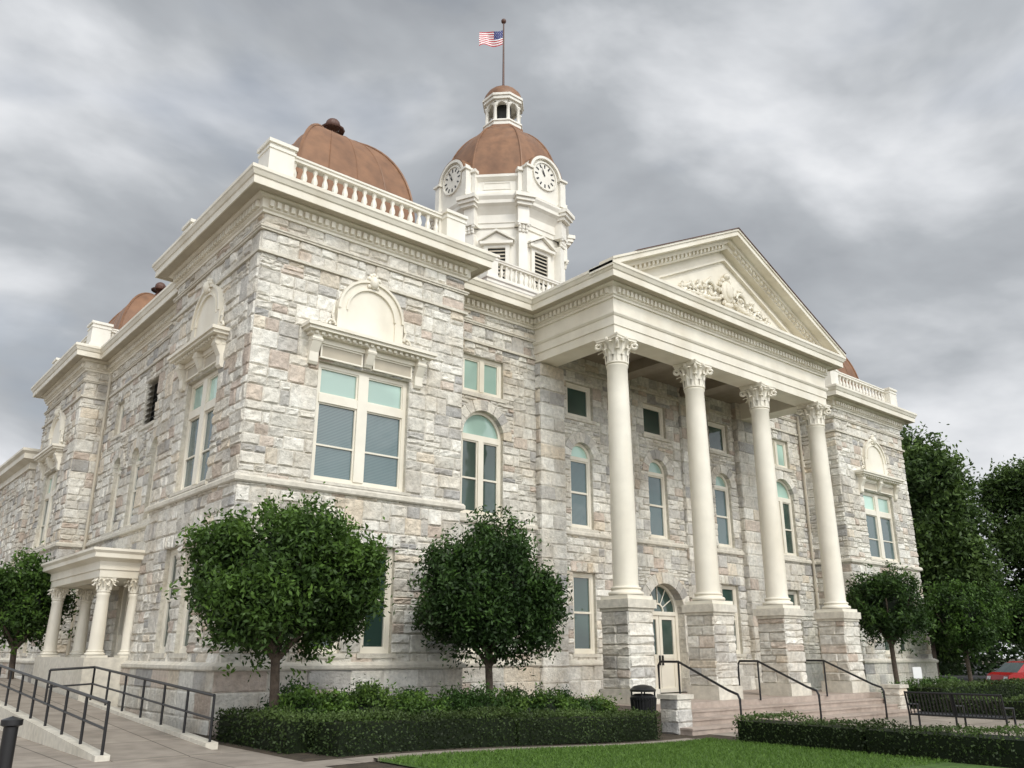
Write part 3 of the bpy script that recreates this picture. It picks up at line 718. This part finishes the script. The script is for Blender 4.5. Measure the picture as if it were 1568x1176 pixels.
# rear annex
at_=MB()
stone=MB()
wall(Fr(0,34,0,-1),0,12.5,[('r',2,3.5,3.5,6.2),('r',6,7.5,3.5,6.2)],mkcourses([-1.7,0,3.5,6.2,7.3]))
wall(Fr(0,21.5,1,0),0,20,[],mkcourses([-1.7,0,3.5,6.2,7.3]))
gd=MB();trim=MB();smooth=MB()
for s in(2.,6.): rectwin(Fr(0,34,0,-1),s+.75,.75,3.5,6.2,'up')
stone.build('annex_walls','stone',ch); gd.build('annex_window_panes','glassd',ch); trim.build('annex_window_frames','trim',ch); smooth.build('annex_sills','smooth',ch)
sweep(at_,[(0,34),(0,21.5),(20,21.5),(20,34)],[(0,7.1),(.1,7.1),(.1,7.35),(.4,7.45),(.4,7.65),(.5,7.75),(.5,7.85),(-3,8.0)],True)
at_.build('annex_cornice','trim',ch)
ds=MB()
for x in(W+.35,X2-W-.35): tube(ds,[(x,yR-.12,9.4),(x,yR-.12,-.2)],.05,8)
tube(ds,[(xr-.12,L2-.5,9.4),(xr-.12,L2-.5,-1)],.05,8); ds.build('downspouts','soffit',ch,True)
# ------------------------------------------------------------------ flag
fp=MB(); tube(fp,[(XC,TY,26.1),(XC,TY,29.9)],[.055,.035],8); blob(fp,(XC,TY,30.0),.13,12); fpo=fp.build('flagpole','copperdk',None,True)
fl={'red':MB(),'white':MB(),'blue':MB()}
nx_,nz_=15,13
def fpnt(i,j,off=0):
    u=i/nx_; v=j/nz_; w=.16*math.sin(u*7+v*1.5)*u+off; dx,dy=-.764,.645
    return (XC+dx*1.2*u-dy*w,TY+dy*1.2*u+dx*w,29.5-.86*v-.22*u-.09*math.sin(u*6.5))
for i in range(nx_):
    for j in range(nz_):
        k='blue' if (i<6 and j<7) else ('red' if j%2==0 else 'white')
        fl[k].face([fpnt(i,j),fpnt(i+1,j),fpnt(i+1,j+1),fpnt(i,j+1)])
for i in range(5):
    for j in range(5):
        for off in(-.006,.006):
            a=.7+i*1.1+(.4 if j%2 else 0);b=.7+j*1.3; fl['white'].face([fpnt(a-.18,b,off),fpnt(a,b-.28,off),fpnt(a+.18,b,off),fpnt(a,b+.28,off)])
fe=empty('american_flag')
for k in fl: fl[k].build('flag_'+k,k,fe,True)
# ------------------------------------------------------------------ ground & paving
def sheet(name,mat,x0,x1,y0,y1,off,step=.5):
    mb=MB(); n=max(1,int((x1-x0)/step)); xs=[x0+(x1-x0)*k/n for k in range(n+1)]
    rows=[]
    for x in xs:
        a=y0(x) if callable(y0) else y0; b=y1(x) if callable(y1) else y1
        rows.append([(x,a+(b-a)*q/4,zg(x)+off) for q in range(5)])
    mb.grid(rows); return mb.build(name,mat,None)
gmsh=MB()
gx=[-400,-100,-30,-10,0]+[k*.5 for k in range(1,19)]+[12,20,40,100,400]
gmsh.grid([[(x,y,zg(x)) for y in(-400,-60,-20,0,20,60,400)] for x in gx]); gmsh.build('ground','mulch')
sheet('sidewalk','concrete',-40,-.6,-40,30,.006)
edge=lambda x:-5.55+.11*max(x,0)
sheet('garden_walk','concrete',-.6,9.0,lambda x:edge(x),lambda x:edge(x)+.6,.006)
sheet('lawn','grass',.2,8.9,-40,lambda x:edge(x),.02)
sheet('entrance_walk','concrete',10.1,20.4,-40,-3.6,.006)
sheet('far_lawn','grass',20.4,33,-40,12,.006,step=4)
sheet('parking_lot','asphalt',33,160,-60,60,.008,step=20)
kb=MB()
kb.grid([[(x,edge(x)-.06,zg(x)),(x,edge(x)-.06,zg(x)+.05),(x,edge(x)+.06,zg(x)+.05),(x,edge(x)+.06,zg(x))] for x in [.2+.5*k for k in range(18)]]); kb.build('lawn_kerb','concrete')
# ------------------------------------------------------------------ foliage
def leafmesh(name,C,size,col,parent=None,asp=.42,bias=None):
    n=len(C); u=rng.normal(size=(n,3)); 
    if bias is not None: u+=bias
    u/=np.linalg.norm(u,axis=1)[:,None]
    w=rng.normal(size=(n,3)); w-=u*(w*u).sum(1)[:,None]; w/=np.linalg.norm(w,axis=1)[:,None]
    s=size[:,None]
    V=np.stack([C-u*s*.5,C+w*s*asp*.5,C+u*s*.5,C-w*s*asp*.5],1).reshape(-1,3).astype(np.float32)
    me=bpy.data.meshes.new(name); me.vertices.add(4*n); me.vertices.foreach_set('co',V.ravel())
    me.loops.add(4*n); me.loops.foreach_set('vertex_index',np.arange(4*n,dtype=np.int32))
    me.polygons.add(n); me.polygons.foreach_set('loop_start',np.arange(0,4*n,4,dtype=np.int32))
    me.update(calc_edges=True)
    a=me.attributes.new('Col','FLOAT_COLOR','FACE'); c4=np.ones((n,4),dtype=np.float32); c4[:,:3]=col; a.data.foreach_set('color',c4.ravel())
    me.materials.append(M['leaf']); o=bpy.data.objects.new(name,me); COL.objects.link(o)
    if parent: o.parent=parent
    return o
def crown(name,c,rad,ncl,per,leaf,base,bright,parent,clr=.3,lob=.12,asp=.42,egg=0.):
    c=np.array(c);rad=np.array(rad)
    d=rng.normal(size=(ncl,3)); d/=np.linalg.norm(d,axis=1)[:,None]
    ld=rng.normal(size=(14,3)); ld/=np.linalg.norm(ld,axis=1)[:,None]
    bump=1+lob*(np.clip((d@ld.T),0,1)**8).max(1)-lob*(np.clip((d@-ld.T),0,1)**10).max(1)
    rho=(.5+.5*rng.random(ncl)**.45)*bump
    off=d*rad*rho[:,None]*.93
    if egg: off[:,:2]*=(1+.04-egg*off[:,2]/rad[2])[:,None]
    cc_=c+off
    sz=np.repeat(rng.uniform(.55,1.25,ncl),per)[:,None]
    C=np.repeat(cc_,per,0)+rng.normal(size=(ncl*per,3))*clr*.5*sz
    k=np.repeat(rng.random(ncl)**1.5,per)
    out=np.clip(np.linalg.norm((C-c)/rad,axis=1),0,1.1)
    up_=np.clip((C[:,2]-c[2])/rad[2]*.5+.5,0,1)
    f=np.clip((out-.5)*1.8,0,1)*(.25+.75*up_)*(.2+.8*k)+.12*rng.random(len(C))  # light painted into leaf colour: bright top and outside, dark inside; random pale tips
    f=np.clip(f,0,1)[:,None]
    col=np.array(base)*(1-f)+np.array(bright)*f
    col*=rng.uniform(.8,1.18,size=(len(C),1))
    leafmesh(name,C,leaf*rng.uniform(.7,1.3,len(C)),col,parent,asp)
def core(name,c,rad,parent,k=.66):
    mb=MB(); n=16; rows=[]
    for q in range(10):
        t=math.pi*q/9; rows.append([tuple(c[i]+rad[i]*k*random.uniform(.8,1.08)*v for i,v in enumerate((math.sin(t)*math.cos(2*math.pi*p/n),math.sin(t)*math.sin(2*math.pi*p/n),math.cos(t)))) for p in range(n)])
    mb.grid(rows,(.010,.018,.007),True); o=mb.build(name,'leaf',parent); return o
def tree(nm,x,y,zc,rh,rv,ncl=260,per=62,leaf=.13,base=(.018,.040,.010),bright=(.10,.19,.03),lob=.16,egg=.14,nl=9,seed=0):
    e=empty(nm); g=zg(x); R=random.Random(seed)
    t=MB(); tube(t,[(x,y,g-.1),(x+.03,y,g+.3),(x-.05,y+.02,zc-rv*.6),(x,y,zc)],[.13,.085,.075,.05],10)
    for k in range(7):
        a=k*.9; tube(t,[(x-.03,y,zc-rv*.95+.12*(k%3)),(x+.35*rh*math.cos(a),y+.35*rh*math.sin(a),zc-rv*.5),(x+.7*rh*math.cos(a),y+.7*rh*math.sin(a),zc+.1*k-.2)],[.055,.04,.02],6)
    t.build('trunk_and_limbs','bark',e,True)
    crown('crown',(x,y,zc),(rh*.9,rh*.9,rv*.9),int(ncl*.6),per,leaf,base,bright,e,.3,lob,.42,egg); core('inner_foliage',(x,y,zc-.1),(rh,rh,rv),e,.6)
    for k in range(nl):
        a=2*math.pi*k/nl+R.uniform(-.3,.3); zz=R.uniform(-.62,.72); hr=math.sqrt(1-zz*zz)*R.uniform(.58,.72)*(1.05-egg*zz); q=rh*R.uniform(.30,.46)
        crown('crown_lobe',(x+rh*hr*math.cos(a),y+rh*hr*math.sin(a),zc+rv*zz*.72),(q,q,q*.9),int(ncl*.075),per,leaf,base,bright,e,.26,.1)
    n=50; d=rng.normal(size=(n,3)); d[:,2]=d[:,2]*.8; d/=np.linalg.norm(d,axis=1)[:,None]; P=d*np.array((rh,rh,rv))*rng.uniform(.98,1.14,(n,1)); P[:,:2]*=(1.04-egg*P[:,2]/rv)[:,None]
    P+=np.array((x,y,zc)); C=np.repeat(P,10,0)+rng.normal(size=(n*10,3))*.07
    leafmesh('stray_shoots',C,leaf*rng.uniform(.7,1.3,n*10),np.array(bright)*rng.uniform(.4,1.0,(n*10,1)),e)
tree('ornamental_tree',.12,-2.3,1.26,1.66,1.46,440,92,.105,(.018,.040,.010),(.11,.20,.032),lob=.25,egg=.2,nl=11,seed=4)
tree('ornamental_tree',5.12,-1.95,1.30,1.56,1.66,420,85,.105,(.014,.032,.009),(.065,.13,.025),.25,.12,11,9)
tree('ornamental_tree',22.9,-1.95,1.6,1.4,1.4,220,60,.13,(.014,.032,.009),(.07,.135,.025),seed=2)
tree('ornamental_tree',28.9,-1.9,1.4,1.6,1.5,220,60,.14,seed=3)
tree('ornamental_tree',34,-3,1.4,1.6,1.6,200,60,.15,seed=5)
tree('ornamental_tree',-1.3,11.6,1.4,1.25,1.4,220,60,.13,seed=6)
def bigtree(x,y,zb,ht,r,n=9):
    e=empty('oak_tree'); t=MB(); tube(t,[(x,y,zb),(x+.1,y,zb+ht*.3),(x,y,zb+ht*.7)],[.45,.35,.12],10)
    for k in range(n):
        a=random.uniform(0,6.28); zz=zb+ht*random.uniform(.22,.88); rr=r*random.uniform(.3,.8)*(1.15-.5*(zz-zb)/ht)
        c=(x+rr*math.cos(a),y+rr*math.sin(a),zz); tube(t,[(x,y,zb+ht*.3),((x+c[0])/2,(y+c[1])/2,(zz+zb+ht*.3)/2),c],[.2,.12,.05],6)
        q=r*random.uniform(.34,.52)
        crown('crown_mass',c,(q,q,q*.8),115,44,.34,(.022,.046,.013),(.12,.19,.04),e,.9,.25)
    crown('crown_mass',(x,y,zb+ht*.82),(r*.5,r*.5,ht*.18),130,48,.34,(.022,.046,.013),(.12,.19,.04),e,.9,.25)
    t.build('trunk_and_limbs','bark',e,True)
bigtree(52,10,-1.7,17.2,5.4,17)
bigtree(61,3.5,-1.7,15.0,6.,17)
bigtree(72,-6,-1.7,15,7,13)
bigtree(57,13,-1.7,11,5,9)
bigtree(78,-16,-1.7,13,7,8)
e=empty('distant_tree_line')
for k in range(16):
    x=75+random.uniform(-6,10)+k*1.5; y=30-k*6; crown('tree_line_clump',(x,y,1.5),(6,6,4.5),120,36,.6,(.025,.05,.016),(.08,.13,.035),e,1.4,.2)
for k in range(8):
    crown('tree_line_clump',(-14-6*k,55+random.uniform(-4,4),1.5),(6,6,4.),100,36,.6,(.025,.05,.016),(.08,.13,.035),e,1.4,.2)
def hedge(nm,pts,w,ht,dens=650,leaf=.055,base=(.026,.046,.014),bright=(.095,.145,.038),wob=.03):
    C=[];e=empty(nm);mb=MB()
    for (ax,ay),(bx_,by) in zip(pts[:-1],pts[1:]):
        l=math.hypot(bx_-ax,by-ay); n=int(dens*(l*(w+2*ht)))
        t=rng.random(n)*l; q=rng.random(n)*(w+2*ht)
        lat=np.where(q<ht,-w/2,np.where(q<ht+w,q-ht-w/2,w/2)); z=np.where(q<ht,q,np.where(q<ht+w,ht,q-ht-w))
        dx,dy=(bx_-ax)/l,(by-ay)/l
        wv=.04*np.sin(t*2.3+ax)+.03*np.sin(t*5.1+ay)
        X=ax+dx*t+dy*lat; Y=ay+dy*t-dx*lat; Z=np.array([zg(v) for v in X])+z+wv*(z/ht)
        P=np.stack([X,Y,Z],1)+rng.normal(size=(n,3))*wob
        m=int(dens*w*ht); 
        for tt in(0,l):
            la=rng.random(m)*w-w/2; zz=rng.random(m)*ht; XX=ax+dx*tt+dy*la;YY=ay+dy*tt-dx*la
            P=np.concatenate([P,np.stack([XX,YY,np.array([zg(v) for v in XX])+zz],1)+rng.normal(size=(m,3))*wob])
        C.append(P)
        k=w/2-.05; z0=zg(ax); z1=zg(bx_)
        cn=[(ax+dx*.05+dy*k,ay+dy*.05-dx*k),(ax+dx*.05-dy*k,ay+dy*.05+dx*k)]; cn2=[(bx_-dx*.05+dy*k,by-dy*.05-dx*k),(bx_-dx*.05-dy*k,by-dy*.05+dx*k)]
        sec=lambda c,z:[(c[0][0],c[0][1],z),(c[0][0],c[0][1],z+ht-.08),(c[1][0],c[1][1],z+ht-.08),(c[1][0],c[1][1],z)]
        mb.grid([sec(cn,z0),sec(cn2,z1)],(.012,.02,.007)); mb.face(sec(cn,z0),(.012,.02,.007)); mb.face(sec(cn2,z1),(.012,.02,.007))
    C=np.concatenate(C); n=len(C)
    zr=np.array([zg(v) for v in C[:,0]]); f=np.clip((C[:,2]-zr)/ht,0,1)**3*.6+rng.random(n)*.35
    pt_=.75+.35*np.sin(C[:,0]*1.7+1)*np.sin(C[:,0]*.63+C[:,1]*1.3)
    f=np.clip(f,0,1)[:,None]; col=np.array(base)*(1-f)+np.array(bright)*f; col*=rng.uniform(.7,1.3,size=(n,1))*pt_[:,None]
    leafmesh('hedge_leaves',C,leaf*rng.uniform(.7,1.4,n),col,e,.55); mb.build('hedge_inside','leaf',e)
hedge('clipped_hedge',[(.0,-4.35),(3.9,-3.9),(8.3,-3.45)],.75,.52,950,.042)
hedge('clipped_hedge',[(-.08,-3.9),(-.08,-1.1)],.6,.5,700,.05)
hedge('clipped_hedge',[(9.5,-15),(9.5,-8),(9.5,-5.2)],.9,.5,650,.05)
hedge('clipped_hedge',[(20.8,-15),(20.8,-4.5)],.8,.55,350,.07)
hedge('clipped_hedge',[(21.5,-3.6),(31,-3.6)],.9,.8,250,.08)
def shrub(x,y,r,hh,bright=(.10,.20,.03)):
    e=empty('azalea_shrub'); g=zg(x); crown('leaves',(x,y,g+hh*.5),(r,r,hh*.55),90,45,.075,(.022,.05,.012),bright,e,.16,.2); core('inner_foliage',(x,y,g+hh*.45),(r,r,hh*.5),e,.75)
for k in range(13):
    x=.45+k*.63+random.uniform(-.1,.1); shrub(x,-2.85+random.uniform(-.2,.2)+.03*k,random.uniform(.42,.58),random.uniform(.72,.98),random.choice([(.13,.23,.035),(.06,.12,.024),(.16,.26,.045)]))
for k in range(6): shrub(.9+k*1.35,-1.4,.5,.85,(.05,.11,.025))
for k in range(4): shrub(21.8+k*1.2,-2.6,.6,.9,(.12,.22,.04))
n=42000
gx_=rng.uniform(.2,9.,n); gy_=-4.6-5.*rng.random(n)**1.5; keep=gy_<(-5.6+.11*gx_); gx_,gy_=gx_[keep],gy_[keep]; n=len(gx_)
C=np.stack([gx_,gy_,np.array([zg(v) for v in gx_])+.045],1)
f=rng.random((n,1)); leafmesh('lawn_grass_blades',C,.07*rng.uniform(.7,1.4,n),np.array((.06,.12,.02))*(1-f)+np.array((.13,.23,.04))*f,None,.14,np.array([0,0,1.6]))
# ------------------------------------------------------------------ ramp
ry0,ry1=-3.3,12.; rs=.05
rz=lambda y: zg(-2)+.012+rs*(y-ry0)
rp=MB()
def ramp_piece(mb,x0,x1,y0,y1,t0,t1):
    P=[]
    for y in(y0,y1):
        P+= [(x0,y,rz(y)+t0),(x1,y,rz(y)+t0),(x1,y,rz(y)+t1),(x0,y,rz(y)+t1)]
    i=len(mb.v); mb.v.extend(P)
    for q in((0,1,2,3),(7,6,5,4),(0,4,5,1),(1,5,6,2),(2,6,7,3),(3,7,4,0)): mb.f.append(tuple(i+k for k in q)); mb.c.append((1,1,1))
ramp_piece(rp,-2.65,-1.1,ry0,ry1,-.9,0)
re_=empty('access_ramp'); rp.build('ramp_slab','concrete',re_)
rk=MB(); ramp_piece(rk,-1.1,-.9,-2.6,4.6,-1.,.06); ramp_piece(rk,-2.85,-2.65,ry0+.2,ry1,-1.,.06); rk.build('ramp_kerbs','smooth',re_)
def railing(pts,hh=.70,sp=1.15):
    e=empty('ramp_railing'); m=MB()
    for a,b in zip(pts[:-1],pts[1:]):
        a=Vector(a);b=Vector(b); up=Vector((0,0,1))
        tube(m,[a+up*hh,b+up*hh],.026,8); tube(m,[a+up*hh*.5,b+up*hh*.5],.02,8)
        k=max(1,round((b-a).length/sp))
        for q in range(k+1):
            p=a+(b-a)*q/k; tube(m,[p,p+up*hh],.023,8)
    m.build('rails_and_posts','black',e,True)
railing([(-1.0,-2.5,rz(-2.5)+.05),(-1.0,4.5,rz(4.5)+.05),(-1.9,4.5,rz(4.5)+.0)])
railing([(-2.75,ry0+.25,rz(ry0)+.06),(-2.75,12,rz(12)+.06)])
for x in(10.8,14.2,17.6):
    e=empty('stair_handrail'); m=MB(); pts=[(x,-1.75,-1.17),(x,-1.75,-.28),(x,-1.82,-.19),(x,-2.4,-.19),(x,-3.85,-.82),(x,-4.1,-.9),(x,-4.15,-1.0),(x,-4.15,-1.76)]
    tube(m,pts,.03,8); tube(m,[(x,-2.4,-1.2),(x,-2.4,-.19)],.025,8); m.build('bent_pipe','black',e,True)
for x in(9.75,XC+5.3):
    st=MB(); stone=st
    wbox(st,x-.24,x+.24,-3.35,-2.87,zg(x)-.1,-1.0,MORT)
    for F in (Fr(x-.26,-3.37,1,0),Fr(x-.26,-2.85,0,-1),Fr(x+.26,-3.37,0,1)):
        for z0,z1 in((-1.75,-1.5),(-1.5,-1.22),(-1.22,-1.0)): block(F,0,.52,z0,z1,-.015,.03)
    e=empty('stone_pier'); st.build('pier_stones','stone',e); cp=MB(); wbox(cp,x-.3,x+.3,-3.41,-2.81,-1.0,-.9); cp.build('pier_cap','smooth',e)
e=empty('trash_can'); m=MB(); x,y=8.75,-3.0; g=zg(x)
lathe(m,x,y,[(.22,g),(.24,g+.03),(.24,g+.1),(.2,g+.1),(.22,g+.75),(.28,g+.76),(.29,g+.82),(.26,g+.85),(.2,g+.88)],24)
for k in range(28):
    a=2*math.pi*k/28; tube(m,[(x+.25*math.cos(a),y+.25*math.sin(a),g+.05),(x+.26*math.cos(a),y+.26*math.sin(a),g+.45),(x+.29*math.cos(a),y+.29*math.sin(a),g+.8)],.014,5)
lathe(m,x,y,[(.29,g+.93),(.3,g+.97),(.2,g+1.05),(.05,g+1.08)],24); lathe(m,x,y,[(.29,g+.93),(.02,g+.93)],24)
for k in range(4): a=.6+k*math.pi/2; tube(m,[(x+.26*math.cos(a),y+.26*math.sin(a),g+.8),(x+.26*math.cos(a),y+.26*math.sin(a),g+.95)],.02,5)
m.build('slatted_bin','black',e,True)
e=empty('park_bench'); m=MB(); bx0=14.0; g=zg(bx0); 
for k in range(26):
    y=-8.6+k*.08; tube(m,[(bx0,y,g+.42),(bx0-.1,y,g+.9)],.014,5); tube(m,[(bx0,y,g+.42),(bx0+.45,y,g+.44)],.014,5)
for z,xx in((.42,0),(.9,-.1)): tube(m,[(bx0+xx,-8.65,g+z),(bx0+xx,-6.55,g+z)],.025,6)
tube(m,[(bx0+.45,-8.65,g+.44),(bx0+.45,-6.55,g+.44)],.025,6)
for y in(-8.65,-7.6,-6.55):
    tube(m,[(bx0-.02,y,g),(bx0,y,g+.42),(bx0-.1,y,g+.92)],.025,6); tube(m,[(bx0+.45,y,g),(bx0+.45,y,g+.62),(bx0-.03,y,g+.64)],.025,6)
m.build('slatted_seat_and_back','black',e,True)
e=empty('bollard_light'); m=MB(); x,y=-4.25,-4.6; g=zg(x); lathe(m,x,y,[(.11,g),(.11,g+.02),(.08,g+.05),(.08,g+.62),(.12,g+.64),(.12,g+.7),(.0,g+.74)],16); m.build('post_and_cap','black',e,True)
e=empty('small_sign'); m=MB(); x,y=22.0,-3.1; g=zg(x); tube(m,[(x,y,g),(x,y,g+1.2)],.02,6); m.build('post','chrome',e,True)
m=MB(); box(m,Fr(x,y,.764,-.645),-.14,.14,g+1.0,g+1.35,.02,.03); m.build('plate','white',e)
def car(x,y,ang):
    e=empty('parked_car'); g=zg(x); ca,sa=math.cos(ang),math.sin(ang)
    T=lambda a,b,z:(x+ca*a-sa*b,y+sa*a+ca*b,g+z)
    body=MB(); prof=[(-2.2,.35),(-2.25,.6),(-2.15,.85),(-1.9,.95),(-1.3,.98),(.95,.95),(1.9,.85),(2.2,.7),(2.25,.45),(2.15,.3),(-2.1,.28)]
    for s in(-1,1): body.face([T(a,s*.86,z) for a,z in prof])
    for k in range(len(prof)): p,q=prof[k],prof[(k+1)%len(prof)]; body.face([T(p[0],-.86,p[1]),T(q[0],-.86,q[1]),T(q[0],.86,q[1]),T(p[0],.86,p[1])])
    cab=[(-1.75,.96),(-1.25,1.38),(-.9,1.44),(.1,1.44),(.4,1.38),(1.1,.96)]
    gl=MB(); w=lambda z:.84-.25*(z-.96)
    for k in range(len(cab)-1):
        p,q=cab[k],cab[k+1]; (gl if k in(0,4) else body).face([T(p[0],-w(p[1]),p[1]),T(q[0],-w(q[1]),q[1]),T(q[0],w(q[1]),q[1]),T(p[0],w(p[1]),p[1])])
    for s in(-1,1):
        body.face([T(a,s*w(z),z) for a,z in cab])
        gl.face([T(a,s*(w(z)+.012),z) for a,z in[(-1.45,1.0),(-1.15,1.33),(-.35,1.37),(-.35,1.0)]]); gl.face([T(a,s*(w(z)+.012),z) for a,z in[(-.27,1.0),(-.27,1.37),(.2,1.33),(.8,1.0)]])
    body.build('body','carred',e); gl.build('windows','glassd',e)
    wh=MB();hb=MB()
    for a in(-1.38,1.4):
        for s in(-1,1):
            tube(wh,[T(a,s*.68,.33),T(a,s*.9,.33)],.33,20); tube(hb,[T(a,s*.88,.33),T(a,s*.91,.33)],.2,12)
    wh.build('tyres','rubber',e); hb.build('wheel_hubs','chrome',e)
    li=MB(); 
    for s in(-.65,.65): li.face([T(-2.26,s-.15,.6),T(-2.26,s+.15,.6),T(-2.2,s+.15,.78),T(-2.2,s-.15,.78)])
    li.build('lights','white',e)
car(38.5,-1.2,math.radians(-38))
# ------------------------------------------------------------------ world, sun, camera
sd=Vector((-.12,-.70,.70)).normalized()
w=bpy.data.worlds.new('World'); scene.world=w; w.use_nodes=True; nt=w.node_tree; bg=nt.nodes['Background']; bg.inputs['Strength'].default_value=.1
sky=N(nt,'ShaderNodeTexSky',sky_type='NISHITA'); sky.sun_disc=False; sky.sun_elevation=math.asin(sd.z); sky.sun_rotation=math.radians(190); sky.air_density=1.2
tc=N(nt,'ShaderNodeTexCoord'); sep=N(nt,'ShaderNodeSeparateXYZ'); nt.links.new(tc.outputs['Generated'],sep.inputs[0])
def MA(op,a,b=None,c=None,clamp=False):
    n=N(nt,'ShaderNodeMath',operation=op); n.use_clamp=clamp
    for i,v in enumerate((a,b,c)):
        if v is None: continue
        if isinstance(v,(int,float)): n.inputs[i].default_value=v
        else: nt.links.new(v,n.inputs[i])
    return n.outputs[0]
zc_=MA('MAXIMUM',sep.outputs['Z'],0.0)
mp=N(nt,'ShaderNodeMapping'); mp.inputs['Scale'].default_value=(1,1,2.1); mp.inputs['Location'].default_value=(.35,.1,.0); nt.links.new(tc.outputs['Generated'],mp.inputs['Vector'])
n1=N(nt,'ShaderNodeTexNoise'); n1.inputs['Scale'].default_value=2.2; n1.inputs['Detail'].default_value=6; n1.inputs['Roughness'].default_value=.5; n1.inputs['Distortion'].default_value=.25
nt.links.new(mp.outputs[0],n1.inputs['Vector'])
bias=MA('MULTIPLY_ADD',MA('SUBTRACT',.58,zc_),.28,n1.outputs['Fac'])
ramp=N(nt,'ShaderNodeValToRGB'); el=ramp.color_ramp.elements
el[0].position=.36; el[0].color=(.31,.33,.36,1); el[1].position=.68; el[1].color=(.93,.94,.96,1)
e2=el.new(.50); e2.color=(.46,.485,.515,1); e3=el.new(.60); e3.color=(.72,.74,.77,1)
nt.links.new(bias,ramp.inputs[0])
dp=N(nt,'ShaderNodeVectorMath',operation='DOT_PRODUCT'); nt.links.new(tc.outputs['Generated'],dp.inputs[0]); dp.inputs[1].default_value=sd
gl_=MA('POWER',MA('MAXIMUM',dp.outputs['Value'],0.0),2.2); fill_glow=MA('MULTIPLY_ADD',gl_,2.9,1.0)  # brighter sky lobe behind the camera, added out of view to light the walls
sc1=N(nt,'ShaderNodeVectorMath',operation='SCALE'); nt.links.new(ramp.outputs[0],sc1.inputs[0]); nt.links.new(MA('MULTIPLY',fill_glow,10.0),sc1.inputs['Scale'])
n2=N(nt,'ShaderNodeTexNoise'); n2.inputs['Scale'].default_value=3.0; n2.inputs['Detail'].default_value=3; nt.links.new(mp.outputs[0],n2.inputs['Vector'])
br=N(nt,'ShaderNodeMapRange'); br.inputs['From Min'].default_value=.60; br.inputs['From Max'].default_value=.75; br.inputs['To Max'].default_value=.35; nt.links.new(n2.outputs['Fac'],br.inputs['Value'])
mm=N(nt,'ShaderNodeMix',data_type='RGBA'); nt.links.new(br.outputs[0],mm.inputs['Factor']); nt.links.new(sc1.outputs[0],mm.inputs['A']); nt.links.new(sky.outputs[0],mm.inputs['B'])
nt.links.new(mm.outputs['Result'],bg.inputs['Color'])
sl_=bpy.data.lights.new('sun','SUN'); sl_.energy=1.5; sl_.angle=math.radians(12); sl_.color=(1,.95,.86)
so=bpy.data.objects.new('sun',sl_); COL.objects.link(so); so.rotation_euler=sd.to_track_quat('Z','Y').to_euler()
f_=1278.97;p=.3122;yaw=.7012;roll=.0012
Fv=Vector((math.sin(yaw),math.cos(yaw),0));Rv=Vector((math.cos(yaw),-math.sin(yaw),0));Zv=Vector((0,0,1))
fw=Fv*math.cos(p)+Zv*math.sin(p); up=-Fv*math.sin(p)+Zv*math.cos(p)
R2=Rv*math.cos(roll)+up*math.sin(roll); U2=-Rv*math.sin(roll)+up*math.cos(roll)
cam=bpy.data.objects.new('camera',bpy.data.cameras.new('camera')); COL.objects.link(cam); scene.camera=cam
m=Matrix((R2,U2,-fw)).transposed().to_4x4(); m.translation=Vector((-6.5949,-16.54,0)); cam.matrix_world=m
cam.data.sensor_width=36; cam.data.sensor_fit='HORIZONTAL'; cam.data.lens=f_/1568*36; cam.data.clip_end=2000; cam.data.clip_start=.05
scene.view_settings.view_transform='Standard'; scene.view_settings.look='None'; scene.view_settings.exposure=0
